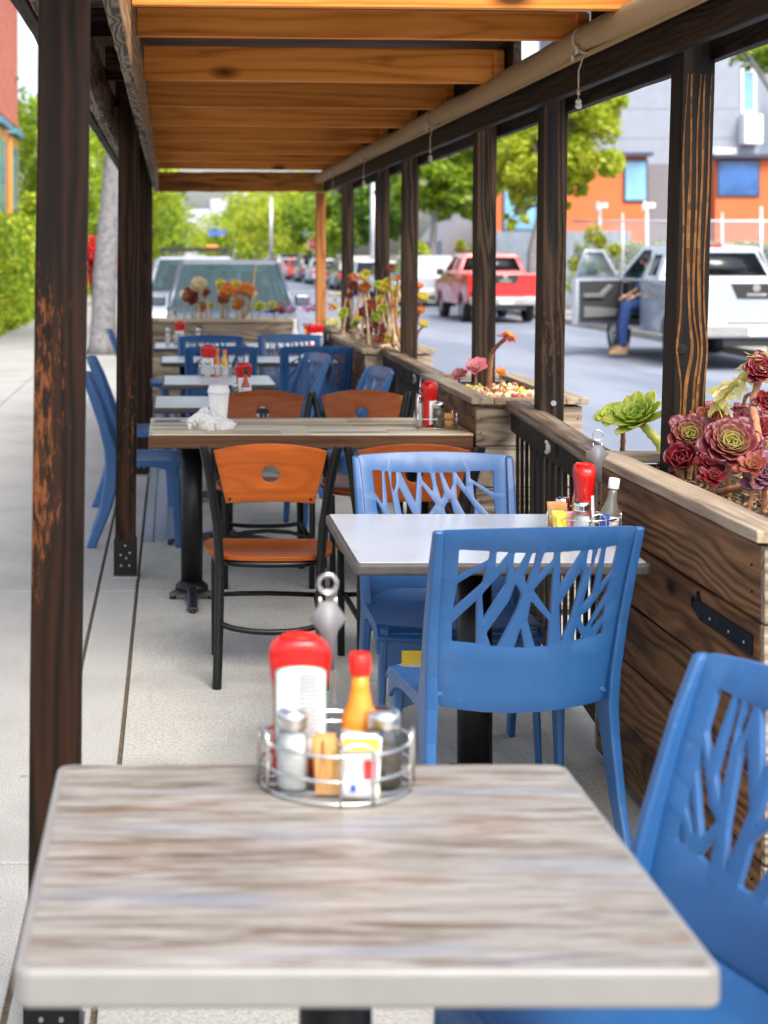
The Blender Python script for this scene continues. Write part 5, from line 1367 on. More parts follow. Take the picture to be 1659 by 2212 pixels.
wt_ = pickup('white pickup truck across the road with its driver door open', 8.70, 24.1, M_pw, 'pickup trucks across the road', door_open=True); wt_.scale = (1.05, 1.02, 1.07)

def car(label, x, y, rz, col, group, kind='sedan', rack=None, glass_front=None):
    t = thing('parked_car', label, 'car', (x, y, ROAD), rz, group)
    L, W, wb, rear, zt = (4.7, 1.82, 2.75, .98, .92) if kind == 'sedan' else (4.75, 1.88, 2.75, .95, 1.05)
    zr = 1.44 if kind == 'sedan' else 1.68; hw = W/2
    top = [(L-.02, .60), (L-.06, .74), (L-.9, zt-.06), (L-1.25, zt), (.5 if kind == 'sedan' else .1, zt), (.04, zt-.06)]
    prof = arch_profile(L, wb, rear, .37, .26, top)
    b = MB(); b.prism(prof, -hw, hw, (1, 2, 0))
    for v in b.bm.verts:
        if v.co.z > .8: v.co.x *= .95
        if v.co.y > L-.5 or v.co.y < .3: v.co.x *= .90
    b.build('body', col, t, bevel=.05, seg=3, fixn=True)
    yb0, yb1, yt0, yt1 = (.55, L-1.2, 1.25, 2.75) if kind == 'sedan' else (.08, L-1.15, .35, 2.95)
    b = MB(); def_ = lambda yy, zz, k: [Vector((-hw*k, yy, zz)), Vector((hw*k, yy, zz))]
    lo = [Vector((-hw*.93, yb0, zt-.03)), Vector((hw*.93, yb0, zt-.03)), Vector((hw*.93, yb1, zt-.03)), Vector((-hw*.93, yb1, zt-.03))]
    mid = [Vector((-hw*.74, yt0, zr-.05)), Vector((hw*.74, yt0, zr-.05)), Vector((hw*.74, yt1, zr-.05)), Vector((-hw*.74, yt1, zr-.05))]
    b.loft([lo, mid]); b.build('glasshouse', glass_front or M_glassdark, t, fixn=True)
    if glass_front:
        b = MB(); b.box(-hw*.86, hw*.86, yb0+.1, yb1-.1, zt-.06, zt+.012); b.box(-hw*.8, hw*.8, yb1-.75, yb1-.15, zt+.012, zt+.06); b.build('cabin', M_dark, t)
        for sx in (-1, 1):
            for yy in (1.0, 2.15):
                b = MB(); b.box(sx*.38-.25, sx*.38+.25, yy, yy+.14, zt, zt+.26); b.box(sx*.38-.13, sx*.38+.13, yy, yy+.10, zt+.28, zt+.46); b.build('car_seat', M_dark, t, bevel=.04)
        b = MB(); b.tube([(-.38+.17*math.cos(a), yb1-.85, zt+.02+.17*math.sin(a)) for a in [2*math.pi*k/18 for k in range(18)]], .016, 6, closed=True); b.build('steering_wheel', M_dark, t)
        b = MB(); b.box(-.12, .12, yt1-.02, yt1+.02, zr-.20, zr-.13); b.build('cabin_mirror', M_dark, t)
    b = MB(); b.loft([[p+Vector((0, 0, 0)) for p in mid], [Vector((p.x*.93, p.y*.96+.08, zr)) for p in mid]]); 
    b.loft([[Vector((p.x*1.015, p.y, p.z-.012)) for p in mid], [Vector((p.x*1.015, p.y, p.z+.002)) for p in mid]])
    b.build('roof', col, t, bevel=.03, seg=3, fixn=True)
    for i in range(4):
        b = MB(); b.tube([lo[i], mid[i]], .035, 6); b.build('pillar', col, t)
    for sx in (-1, 1):
        b = MB(); a = Vector((sx*hw*.93, (yb0+yb1)/2-.1, zt-.03)); c = Vector((sx*hw*.745, (yt0+yt1)/2, zr-.05)); b.tube([a, c], .03, 6); b.build('pillar', col, t)
    for sx in (-1, 1):
        for yy in (rear, rear+wb): wheel(t, sx*(hw-.115), yy, .32, sx, .2)
        b = MB(); b.box(min(sx*(hw*.52), sx*(hw*.93)), max(sx*(hw*.52), sx*(hw*.93)), -.01, .06, .66, .82); b.build('tail_light', M_tail, t, bevel=.01)
        b = MB(); b.box(min(sx*(hw*.55), sx*(hw*.88)), max(sx*(hw*.55), sx*(hw*.88)), L-.16, L-.01, .56, .70); b.build('headlight', M_lamp, t, bevel=.01)
        b = MB(); b.box(min(sx*(hw-.02), sx*(hw+.19)), max(sx*(hw-.02), sx*(hw+.19)), yb1-.45, yb1-.30, zt-.0, zt+.16); b.build('mirror', col, t, bevel=.03)
    b = MB(); b.box(-hw*.88, hw*.88, -.06, .02, .36, .58); b.build('rear_bumper', col, t, bevel=.03)
    b = MB(); b.box(-.16, .16, -.072, -.061, .50, .62); b.build('licence_plate', M_platec, t)
    b = MB(); b.box(-.5, .5, L-.1, L+.012, .42, .54); b.build('grille', M_trim, t, bevel=.01)
    if rack:
        b = MB()
        for yy in (1.1, 2.3): b.box(-.66, .66, yy, yy+.08, zr+.10, zr+.17)
        for sx in (-1, 1): b.tube([(sx*.6, .6, zr+.03), (sx*.6, .8, zr+.09), (sx*.6, 2.6, zr+.09), (sx*.6, 2.8, zr+.03)], .02, 6)
        rk_ = b.build('roof_rack', M_trim, t)
        b = MB(); b.box(-.45, -.22, 2.15, 2.4, zr+.17, zr+.23); b.build('amber_lamp', M_amber, rk_, bevel=.03)
    return t
def front(y): return y
M_pg = paint('slate_paint', (.05,.065,.095)); M_ps = paint('silver_paint', (.30,.33,.38)); M_pbk = paint('black_paint', (.02,.022,.026)); M_pb = paint('blue_paint', (.03,.06,.16))
sc_ = car('slate grey car parked right behind the end planter, its windscreen to the viewer', .80, 25.2, R(180), M_pg, 'cars parked beyond the end planter', 'suv', glass_front=M_wind); sc_.scale = (.95, 1, .98)
car('silver vehicle with roof rack and amber lamp, behind the slate grey car', .45, 33.5, R(180), M_ps, 'cars parked beyond the end planter', 'suv', rack=True, glass_front=M_wind)
car('white car third in the kerbside row beyond the end planter', .55, 40.5, R(180), M_pw, 'cars parked beyond the end planter', 'sedan', glass_front=M_wind)
car('dark blue car fourth in the kerbside row beyond the end planter', .55, 47, R(180), M_pb, 'cars parked beyond the end planter', 'sedan')
names = [('white', M_pw), ('silver', M_ps), ('white', M_pw), ('black', M_pbk), ('silver', M_ps), ('white', M_pw), ('grey', M_pg), ('red', M_pr), ('white', M_pw), ('silver', M_ps), ('black', M_pbk), ('white', M_pw)]
ordn = ['nearest', 'second', 'third', 'fourth', 'fifth', 'sixth', 'seventh', 'eighth', 'ninth', 'tenth', 'eleventh', 'farthest']
for i, (nm, m) in enumerate(names):
    car(nm+' car facing away, '+ordn[i]+' in the row parked across the road beyond the red pickup', 8.55+random.uniform(-.1,.1), 53+7.3*i+random.uniform(-.4,.4), 0, m, 'cars parked across the road', 'suv' if i % 3 == 0 else 'sedan')

# ---------------------------------------------------------------- person sitting in the open door of the white truck
def person():
    t = thing('person', "person in blue jeans and tan boots sitting in the open doorway of the white truck", 'person', (7.55, 27.0, ROAD))
    J = [(.42,0,.93), (.42,0,1.15), (.42,0,1.36), (.41,0,1.47), (.40,0,1.60), (.37,0,1.68),       # pelvis, waist, chest, neck, head, crown
         (.36,-.10,.92), (.00,-.13,.90), (-.06,-.12,.50), (-.06,-.12,.17), (-.19,-.14,.12),          # near leg
         (.36,.10,.92), (.05,.14,.90), (.02,.15,.52), (.05,.16,.22), (-.07,.17,.17),                 # far leg
         (.42,-.19,1.38), (.30,-.24,1.14), (.12,-.18,1.03), (.42,.19,1.38), (.28,.24,1.14), (.08,.16,1.03)]
    E = [(0,1),(1,2),(2,3),(3,4),(4,5),(0,6),(6,7),(7,8),(8,9),(9,10),(0,11),(11,12),(12,13),(13,14),(14,15),(2,16),(16,17),(17,18),(2,19),(19,20),(20,21)]
    rad = [.15,.14,.16,.06,.095,.07, .115,.095,.075,.055,.045, .115,.095,.075,.055,.045, .07,.048,.034, .07,.048,.034]
    def skin(name, ids, mat, grow=0, loc=None):
        m = {k: i for i, k in enumerate(ids)}
        me = bpy.data.meshes.new(name); me.from_pydata([J[k] for k in ids], [(m[a], m[b_]) for a, b_ in E if a in m and b_ in m], [])
        o = bpy.data.objects.new(name, me); COL.objects.link(o); o.parent = t; me.materials.append(mat)
        sk = o.modifiers.new('skin', 'SKIN'); sk.use_smooth_shade = True
        for i, k in enumerate(ids):
            r = rad[k]+grow; me.skin_vertices[0].data[i].radius = (r, r)
        me.skin_vertices[0].data[0].use_root = True
        ss = o.modifiers.new('sub', 'SUBSURF'); ss.levels = 1; ss.render_levels = 2
        return o
    M_skin = plain('skin', (.45,.26,.17), .5, var=.08); M_jean = plain('denim', (.015,.045,.16), .85, var=.3, nscale=120, bump=.4); M_shirt = plain('blue_shirt', (.05,.12,.26), .8, var=.1)
    skin('body', list(range(22)), M_skin, -.012)
    skin('jeans', [0,6,7,8,9,11,12,13,14], M_jean, .014)
    skin('shirt', [0,1,2,16,17,19,20], M_shirt, .012)
    for (hx, hy, hz) in (J[18], J[21]):
        b = MB(); b.tube([(hx, hy, hz), (hx-.07, hy, hz-.02)], [.03, .036], 8)
        for k in range(4): b.tube([(hx-.06, hy-.03+.02*k, hz-.02), (hx-.11-.008*(k in (1,2)), hy-.03+.02*k, hz-.045), (hx-.12, hy-.03+.02*k, hz-.075)], [.010, .009, .007], 6)
        b.tube([(hx-.02, hy-.03, hz), (hx-.06, hy-.055, hz-.03)], [.011, .009], 6); b.build('hand', M_skin, t)
    M_boot = plain('tan_boot', (.36,.22,.12), .8, var=.2)
    for k in (9, 14):
        a = Vector(J[k]); b = MB()
        secs = []
        for dx, w_, h0, h1 in ((.07,.04,-.10,.04), (.0,.05,-.10,.10), (-.07,.05,-.10,.03), (-.15,.052,-.10,-.02), (-.21,.045,-.10,-.04), (-.235,.02,-.09,-.055)):
            secs.append([a+Vector((dx, -w_, h0)), a+Vector((dx, w_, h0)), a+Vector((dx, w_*.8, h1)), a+Vector((dx, -w_*.8, h1))])
        b.loft(secs); b.build('boot', M_boot, t, bevel=.015, seg=3, fixn=True)
    b = MB(); b.lathe([(.085, -.02), (.1, .03), (.095, .07), (.06, .115), (.01, .125)], (.395, 0, 1.62), 16); b.build('hair', plain('dark_hair', (.03,.02,.015), .8), t)
    b = MB()
    for sy in (-1, 1): b.lathe([(.012, 0), (.012, .004)], (0,0,0), 10, M=Matrix.Translation((.295, .035*sy, 1.61)) @ Matrix.Rotation(R(-90), 4, 'Y'))
    b.tube([(.305, 0, 1.62), (.28, 0, 1.585), (.30, 0, 1.575)], [.008,.014,.008], 6); b.build('face', M_skin, t)
    return t
person()

# ---------------------------------------------------------------- vegetation
L_green = leafmat('street_leaf', [(.05,.12,.010), (.16,.28,.018), (.34,.46,.03), (.50,.56,.05)], .5)
L_yel = leafmat('yellow_leaf', [(.16,.26,.012), (.36,.46,.025), (.52,.56,.04), (.62,.62,.08)], .5)
L_dark = leafmat('deep_leaf', [(.02,.06,.010), (.06,.15,.015), (.18,.30,.03), (.34,.42,.05)], .4)
L_ivy = leafmat('hedge_leaf', [(.07,.18,.010), (.22,.36,.018), (.44,.54,.03), (.62,.60,.06)], .5)
L_red = leafmat('bougainvillea', [(.45,.01,.02), (.70,.02,.03), (.75,.10,.08)], .4)
M_bark = plain('bark', (.17,.165,.17), .9, var=.35, nscale=14, bump=.8)
M_bark2 = plain('dark_bark', (.09,.07,.055), .9, var=.35, nscale=14, bump=.8)
def leaves(blobs, n, size, o0=Vector((0,0,0)), seed=0, flat=.0):
    rng = random.Random(seed); V = []; Fc = []
    tot = sum(r[0]*r[1]*r[2] for c, r in blobs)
    for c, r in blobs:
        m = int(n*(r[0]*r[1]*r[2])/tot); sub = [(Vector((rng.gauss(0,.6), rng.gauss(0,.6), rng.gauss(0,.6))), rng.uniform(.18,.42)) for _ in range(max(6, int(26*max(r)/2)))]
        for i in range(m):
            sc, sr = rng.choice(sub)
            if sc.length > 1: sc = sc/sc.length
            d = Vector((rng.gauss(0,1), rng.gauss(0,1), rng.gauss(0,1))).normalized()*rng.random()**.4*sr
            p = Vector(c)+Vector(((sc.x+d.x)*r[0], (sc.y+d.y)*r[1], (sc.z+d.z)*r[2]))-o0
            a = Vector((rng.gauss(0,1), rng.gauss(0,1), rng.gauss(0,.6))).normalized()*size*rng.uniform(.6,1.3)
            bq = a.cross(Vector((rng.gauss(0,1), rng.gauss(0,1), rng.gauss(0,1)))).normalized()*a.length*.42
            k = len(V); V += [p-a*.6, p+bq, p+a*.6, p-bq]; Fc.append((k, k+1, k+2, k+3))
    return V, Fc
def meshobj(name, V, Fc, mat, parent=None):
    me = bpy.data.meshes.new(name); me.from_pydata([tuple(v) for v in V], [], Fc); me.materials.append(mat)
    o = bpy.data.objects.new(name, me); COL.objects.link(o)
    if parent: o.parent = parent
    return o
def tree(label, x, y, z0, trunk, blobs, n, size, mat, bark=None, group=None, name='street_tree', seed=1, r0=.16, cat='tree'):
    t = thing(name, label, cat, (x, y, z0), 0, group); o0 = Vector((x, y, z0))
    b = MB(); q = bez([Vector(p)-o0 for p in trunk], 6); m = len(q)
    b.tube(q, [r0*(1-.55*i/(m-1))*(1+.35*math.exp(-i*1.2)) for i in range(m)], 10)
    top = q[-1]; rng = random.Random(seed)
    for c, r in blobs:
        c_ = Vector(c)-o0; s_ = q[int(m*.7)] if rng.random() < .5 else top
        mid = s_.lerp(c_, .5)+Vector((rng.uniform(-.2,.2), rng.uniform(-.2,.2), rng.uniform(-.1,.3)))
        b.tube(bez([s_, mid, c_], 5), [r0*.42*(1-.7*i/10) for i in range(11)], 7)
        for _ in range(3):
            e = c_+Vector((rng.uniform(-.7,.7)*r[0], rng.uniform(-.7,.7)*r[1], rng.uniform(-.5,.8)*r[2])); b.tube([mid, mid.lerp(e,.5)+Vector((0,0,.1)), e], [r0*.2, r0*.13, r0*.06], 5)
    b.build('trunk', bark or M_bark, t)
    V, Fc = leaves(blobs, n, size, o0, seed); meshobj('crown', V, Fc, mat, t)
    return t
RZ = ROAD+.13
def P3(px, py, Y): p = at(px, py, Y); return (p.x, p.y, p.z)
# big grey trunk on the left pavement, its crown above and beyond the roof
p = at(222, 762, 25)
tree('large street tree with thick pale grey trunk on the left pavement behind the blue chairs', p.x, p.y, 0, [(p.x, p.y, 0), (p.x+.05, p.y, 1.5), (p.x+.2, p.y, 3.2), (p.x+.3, p.y, 4.6), (p.x+.3, p.y, 6.5)],
     [((p.x+.1, 25.5, 8.6), (2.8, 2.8, 1.7)), ((p.x-.7, 26.5, 8.2), (1.8, 2, 1.5))], 12000, .13, L_green, seed=3, r0=.21)
# hedge along the left pavement
def hedge(label, x0, x1, y0, y1, z1, n, size, mat, seed, grp=None, z0=0, name='hedge', wob=.25):
    rng = random.Random(seed); V = []; Fc = []; o0 = Vector(((x0+x1)/2, (y0+y1)/2, z0))
    for i in range(n):
        f = rng.random(); y = rng.uniform(y0, y1); zt_ = z1+wob*math.sin(y*1.3+seed)+wob*.6*math.sin(y*3.7)+rng.uniform(-.1,.1)
        if f < .55: x = x1+.10*math.sin(y*4)+rng.gauss(0,.07); z = rng.uniform(z0, zt_)
        elif f < .85: x = rng.uniform(x0, x1); z = zt_-abs(rng.gauss(0,.12))
        else: x = rng.uniform(x0, x1); z = rng.uniform(z0, zt_); y = y0+abs(rng.gauss(0,.1))
        pp = Vector((x, y, z))-o0; a = Vector((rng.gauss(0,1), rng.gauss(0,1), rng.gauss(0,1))).normalized()*size*rng.uniform(.6,1.3); bq = a.cross(Vector((rng.gauss(0,1), rng.gauss(0,1), rng.gauss(0,1)))).normalized()*a.length*.5
        k = len(V); V += [pp-a*.6, pp+bq, pp+a*.6, pp-bq]; Fc.append((k, k+1, k+2, k+3))
    t = thing(name, label, 'hedge', o0, 0, grp)
    meshobj('foliage', V, Fc, mat, t)
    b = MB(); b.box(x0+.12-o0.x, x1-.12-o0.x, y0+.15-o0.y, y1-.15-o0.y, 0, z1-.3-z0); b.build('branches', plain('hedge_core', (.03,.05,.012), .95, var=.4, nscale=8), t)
    return t
hedge('bright green hedge along the left pavement in front of the red brick building', -4.5, -3.35, 26, 46, 2.05, 26000, .10, L_ivy, 5)
hedge('taller green hedge farther along the left pavement behind the grey trunk', -4.3, -3.2, 46.3, 70, 3.0, 20000, .13, L_ivy, 6)
def bush(label, c, r, n, size, mat, seed, name='shrub', cat='shrub', grp=None, core=True):
    t = thing(name, label, cat, (c[0], c[1], c[2]-r[2]), 0, grp); o0 = Vector((c[0], c[1], c[2]-r[2]))
    V, Fc = leaves([(c, r)], n, size, o0, seed); meshobj('foliage', V, Fc, mat, t)
    b = MB()
    rng = random.Random(seed)
    for i in range(7): b.tube([(rng.uniform(-.1,.1), 0, 0), (rng.uniform(-.6,.6)*r[0], rng.uniform(-.5,.5)*r[1], r[2]*rng.uniform(.8,1.5))], [.03,.01], 5)
    b.build('stem', M_bark2, t); return t
q = at(200, 560, 49)
bush('red bougainvillea bush spilling over the left hedge', (q.x+.08, q.y, q.z-.1), (.62, .8, 1.2), 2200, .12, L_red, 7, 'bougainvillea', 'shrub')
gl = 'trees along the left pavement'
for i, (x, y, z, r, n, sz_, m, lb) in enumerate([(-4.2, 56, 4.2, (1.7, 3.5, 2.4), 11000, .15, L_ivy, 'leafy green tree right behind the grey trunk on the left'), (-5.6, 50, 5.6, (1.5, 3, 2.2), 8000, .15, L_green, 'green tree beside the red brick building'),
        (-1.9, 62, 4.6, (1.9, 4, 1.9), 11000, .16, L_yel, 'yellow green tree overhanging the row of kerbside cars, nearest of those at the left'), (-2.2, 84, 4.2, (2.3, 5, 2.3), 8000, .2, L_green, 'green tree farther along the left kerb'),
        (-2.0, 112, 4.6, (2.6, 6, 2.8), 6000, .28, L_yel, 'distant yellow green tree on the left kerb'), (-3, 150, 4.5, (4.5, 8, 3.6), 6000, .36, L_green, 'farthest tree on the left kerb')]):
    tree(lb, x, y, 0, [(x, y, 0), (x+.1, y, z*.35), (x, y, z*.7)], [((x, y, z), r), ((x+r[0]*.45, y-.8, z-r[2]*.35), (r[0]*.6, r[1]*.5, r[2]*.5))], n, sz_, m, group=gl, seed=20+i, r0=.13)
# far side trees
t1 = at(935, 636, 62)
tree('street tree across the road with forked pale trunk, left of the red pickup', t1.x, 62, RZ, [(t1.x, 62, RZ), P3(934, 560, 62), P3(938, 480, 62), P3(942, 455, 62)],
     [(P3(905, 400, 62), (1.5, 1.6, 1.0)), (P3(985, 420, 62), (1.5, 1.6, .9)), (P3(950, 330, 62), (2.0, 1.8, 1.2)), (P3(1060, 350, 62), (1.4, 1.6, 1.3))], 17000, .18, L_green, seed=31, r0=.19, group='street trees across the road')
t2 = at(1150, 640, 45)
tree('bright yellow green street tree across the road, between the red and the white pickup', t2.x, 45, RZ, [(t2.x, 45, RZ), P3(1148, 560, 45), P3(1158, 500, 45), P3(1172, 440, 45)],
     [(P3(1225, 330, 45), (1.25, 1.2, 1.2)), (P3(1150, 290, 45), (1.5, 1.3, 1.4)), (P3(1240, 225, 45), (1.25, 1.2, 1.1)), (P3(1115, 380, 45), (.7, 1, .8)), (P3(1230, 410, 45), (.45, .8, .5)), (P3(1105, 470, 45), (.35, .6, .3))], 24000, .145, L_yel, seed=32, r0=.15, group='street trees across the road')
t3_ = at(1760, 700, 36)
tree('street tree at the right edge whose leaves reach in at the top right corner', t3_.x, 36, RZ, [(t3_.x, 36, RZ), (t3_.x, 36, 2.2), (t3_.x-.1, 36, 3.6)],
     [(P3(1680, 80, 36), (1.15, 1.2, .55)), (P3(1600, 95, 35), (.32, .5, .22)), ((t3_.x+.2, 36, 6.6), (1.6, 1.6, 1.2))], 6500, .13, L_green, seed=33, r0=.14, group='street trees across the road')
for i, (px, Y, pyc, r, m, lb, sd) in enumerate([(700, 118, 470, (2.6, 4, 2.6), L_green, 'dark green tree across the road behind the stop sign', 41), (760, 96, 440, (2.4, 3.5, 2.2), L_green, 'green tree across the road seen between the far posts', 42), (810, 78, 440, (1.7, 3, 1.7), L_dark, 'deep green tree across the road left of the forked one', 43),
        (640, 150, 478, (3.4, 5, 3.8), L_yel, 'yellow green tree across the road in the middle distance', 44), (575, 200, 470, (5.0, 7, 4.6), L_yel, 'broad yellow tree far down the road', 45), (470, 300, 512, (6, 8, 3.6), L_yel, 'low round tree at the end of the road', 46), (540, 270, 500, (6, 8, 4.6), L_green, 'green tree at the end of the road, right of the low round one', 47)]):
    c = at(px, pyc, Y); tree(lb, c.x, Y, RZ, [(c.x, Y, RZ), (c.x+.1, Y, c.z*.4), (c.x, Y, c.z*.8)], [((c.x, Y, c.z), r), ((c.x-r[0]*.5, Y-1, c.z-r[2]*.4), (r[0]*.6, r[1]*.5, r[2]*.6)), ((c.x+r[0]*.6, Y, c.z-r[2]*.1), (r[0]*.6, r[1]*.5, r[2]*.7))], 6500, .16+Y*.0011, m, group='street trees across the road', seed=sd, r0=.2)
c = at(895, 560, 58); bush('clipped light green column bush left of the forked tree', (c.x, 58, .9), (.45, .5, 1.2), 2500, .10, L_yel, 51, grp='bushes across the road')
c = at(1010, 540, 52); bush('bush with orange new leaves behind the red pickup', (c.x, 52, 1.5), (.65, .6, .75), 1500, .10, leafmat('orange_leaf', [(.15,.25,.02), (.40,.42,.04), (.65,.28,.04)], .4), 52, grp='bushes across the road')
c = at(1258, 560, 42); bush('bush with orange flowers behind the open truck door', (c.x+.2, 42, 1.25), (.75, .6, .8), 2200, .09, leafmat('orange_flower_leaf', [(.05,.14,.01), (.25,.36,.03), (.50,.48,.05), (.75,.14,.03)], .4), 53, grp='bushes across the road')
c = at(920, 610, 60); bush('low yellow green ground bush at the foot of the forked tree', (c.x, 60, .35), (1.1, .6, .55), 1800, .10, L_yel, 54, grp='bushes across the road')

# ---------------------------------------------------------------- fence, hedge and buildings across the road
FY = 46.0
ft = thing('chain_fence', 'chain link fence with pale posts and top rail in front of the orange building', 'fence', (14, FY, RZ))
M_galv = plain('galvanised', (.50,.52,.56), .4, metal=.5, var=.1)
b = MB(); zt_ = at(0, 478, FY).z
X0, X1 = at(1235, 0, FY).x-14, 8.5
b.tube([(X0, 0, zt_-RZ), (X1, 0, zt_-RZ)], .035, 8); b.build('top_rail', M_galv, ft)
for px, tall in ((1295, 1), (1345, 0), (1397, 1), (1500, 0), (1560, 0), (1644, 1), (1740, 0)):
    x = at(px, 0, FY).x-14; b = MB(); b.tube([(x, 0, 0), (x, 0, zt_-RZ+(.42 if tall else .25))], .05 if tall else .03, 8); f_ = b.build('fence_post', M_galv, ft)
    if px in (1295, 1397):
        b = MB(); b.lathe([(.05, 0), (.10, .04), (.10, .16), (.05, .22), (.02, .3)], (x-.05, 0, zt_-RZ+.28), 10); b.box(x+.02, x+.22, -.08, .08, zt_-RZ+.38, zt_-RZ+.52); b.build('lamp_head', M_white, f_, bevel=.01)
b = MB(); n = 150; H = zt_-RZ
for i in range(n):
    x = X0+(X1-X0)*i/n; s_ = (X1-X0)/n
    for dx in (1, -1): b.tube([(x, .0, .05), (x+dx*H*.5, .0, H)], .006, 3, caps=False)
b.build('wire_mesh', M_galv, ft)
tag(ft, kind=None)
hedge('long hedge dotted with white flowers behind the chain link fence', at(1240,0,48).x, at(1760,0,48).x, 47.0, 48.2, 1.85, 15000, .11, leafmat('white_flower_leaf', [(.06,.16,.04), (.22,.36,.10), (.42,.50,.22), (.80,.82,.78)], .4), 61, z0=RZ)
b = MB()
for i in range(26): b.box(i*.16, i*.16+.15, 0, .05, 0, 2.3, j=.004)
c = at(1072, 600, 50); pf = b.build('corrugated_fence', plain('blue_grey_metal', (.24,.29,.36), .5, var=.12, nscale=4), loc=(c.x, 50, RZ)); tag(pf, 'pale blue grey corrugated metal fence behind the red pickup', 'fence')
def bwin(parent, x0, x1, z0, z1, y, frame, pane, fr=.09):
    b = MB(); b.prism([(x0, z0), (x1, z0), (x1, z1), (x0, z1)], y-.10, y-.02, (0, 2, 1)); w_ = b.build('window', frame, parent)
    b = MB(); b.box(x0+fr, x1-fr, y-.115, y-.103, z0+fr, z1-fr); b.build('pane', pane, w_)
    return w_
M_orw = plain('orange_siding', (.58,.13,.035), .7, var=.06, nscale=3); M_grw = plain('light_grey_render', (.25,.28,.335), .8, var=.06, nscale=1.5); M_dgw = plain('dark_grey_brick', (.17,.16,.17), .8, var=.15, nscale=14)
M_navy = plain('navy_frame', (.035,.045,.08), .5); M_pane = plain('window_pane', (.16,.34,.48), .1, var=.35, nscale=.6, bump=0); M_pane2 = plain('window_pane_blue', (.03,.10,.28), .1, var=.5, nscale=.7, bump=0)
BY = 75.0
def bx_(px): return at(px, 0, BY).x
def bz_(py): return at(0, py, BY).z
ob = thing('orange_building', 'low orange sided building with dark windows across the road', 'building', (20, BY, RZ)); o0 = Vector((20, BY, RZ))
def bbox(name, px0, px1, py0, py1, y0, y1, mat, parent, o=o0):
    b = MB(); b.box(bx_(px0)-o.x, bx_(px1)-o.x, y0, y1, (bz_(py1)-o.z) if py1 else 0, bz_(py0)-o.z); return b.build(name, mat, parent)
bbox('wall', 1072, 1398, 338, None, 0, 6, M_orw, ob); bbox('wall', 1545, 2100, 338, None, 0, 6, M_orw, ob)
bbox('recess_wall', 1398, 1545, 352, None, .9, 6, M_dgw, ob)
bbox('roof_edge', 1225, 1405, 330, 338, -.5, 6, M_navy, ob); bbox('roof_edge', 1535, 2110, 334, 342, -.5, 6, M_navy, ob)
b = MB()
for k in range(30): b.box(bx_(1072)-o0.x, bx_(1398)-o0.x, -.012, 0, bz_(345+k*12)-o0.z, bz_(344+k*12)-o0.z)
for k in range(30): b.box(bx_(1545)-o0.x, bx_(2100)-o0.x, -.012, 0, bz_(345+k*12)-o0.z, bz_(344+k*12)-o0.z)
b.build('siding_line', plain('siding_shadow_line', (.50,.12,.03), .8), ob)
def bw2(px0, px1, py0, py1, mat=M_pane): return bwin(ob, bx_(px0)-o0.x, bx_(px1)-o0.x, bz_(py1)-o0.z, bz_(py0)-o0.z, 0, M_navy, mat)
bw2(1346, 1398, 345, 436); bw2(1548, 1640, 345, 425, M_pane2); bw2(1085, 1160, 400, 500); bw2(1720, 1800, 345, 425)
gb = thing('grey_building', 'tall pale grey rendered building behind the orange one', 'building', (30, 92, RZ)); o1 = Vector((30, 92, RZ))
def gx(px): return at(px, 0, 92).x-30
def gz(py): return at(0, py, 92).z-RZ
b = MB(); b.box(gx(1285), gx(1640), 0, 14, 0, gz(-120)); b.box(gx(1640), gx(2300), 3, 14, 0, gz(-60)); b.build('wall', M_grw, gb)
for a_ in ((1600, 1632, 150, 245, M_pane), (1540, 1590, 320, 378, M_lamp), (1700, 1760, 120, 240, M_pane)): bwin(gb, gx(a_[0]), gx(a_[1]), gz(a_[3]), gz(a_[2]), 0, M_white, a_[4], .12)
b = MB(); b.box(gx(1596), gx(1634), -1.0, 0, gz(312), gz(250)); b.build('balcony', M_white, gb)
b = MB(); b.box(gx(1285), gx(1640), -.03, 0, gz(234), gz(233)); b.box(gx(1285), gx(1640), -.03, 0, gz(298), gz(297.3)); b.build('panel_joint', plain('joint_grey', (.32,.34,.38), .8), gb)
mb_ = thing('grey_building', 'dark grey low building with sloping roof behind the forked tree', 'building', (16, 84, RZ)); 
b = MB(); z_ = lambda py: at(0, py, 84).z-RZ; x_ = lambda px: at(px, 0, 84).x-16
b.prism([(x_(955), 0), (x_(1072), 0), (x_(1072), z_(395)), (x_(1020), z_(430)), (x_(955), z_(520))], 0, 8, (0, 2, 1)); b.build('wall', plain('mid_grey_wall', (.30,.30,.33), .8, var=.08), mb_)
# red brick building at the left edge
def bricks():
    k = NT('orange_red_brick'); v = k.coord((1,1,1), rot=(0, 0, 0)); tc = k.n('ShaderNodeSeparateXYZ'); k.l(v, tc.inputs[0]); cb = k.n('ShaderNodeCombineXYZ'); ad = k.n('ShaderNodeMath', operation='ADD'); k.l(tc.outputs[0], ad.inputs[0]); k.l(tc.outputs[1], ad.inputs[1]); k.l(ad.outputs[0], cb.inputs[0]); k.l(tc.outputs[2], cb.inputs[1])
    br = k.n('ShaderNodeTexBrick'); br.inputs['Scale'].default_value = 1.6; br.inputs['Color1'].default_value = (.50,.10,.05,1); br.inputs['Color2'].default_value = (.60,.16,.08,1); br.inputs['Mortar'].default_value = (.42,.24,.18,1); br.inputs['Mortar Size'].default_value = .02; k.l(cb.outputs[0], br.inputs['Vector'])
    k.base(br.outputs['Color']); k.rough(.85); return k.m
rb = thing('brick_building', 'red brick building with yellow window surround at the left edge of the photo', 'building', (-6.5, 44, 0))
b = MB(); b.box(-4, 1.9, -10, 4.6, 0, 9.5); b.box(-4, 1.95, -10, 4.65, 5.3, 5.38); b.build('wall', bricks(), rb)
M_yf = plain('yellow_surround', (.62,.32,.04), .6); M_teal = plain('teal_trim', (.08,.26,.36), .5)
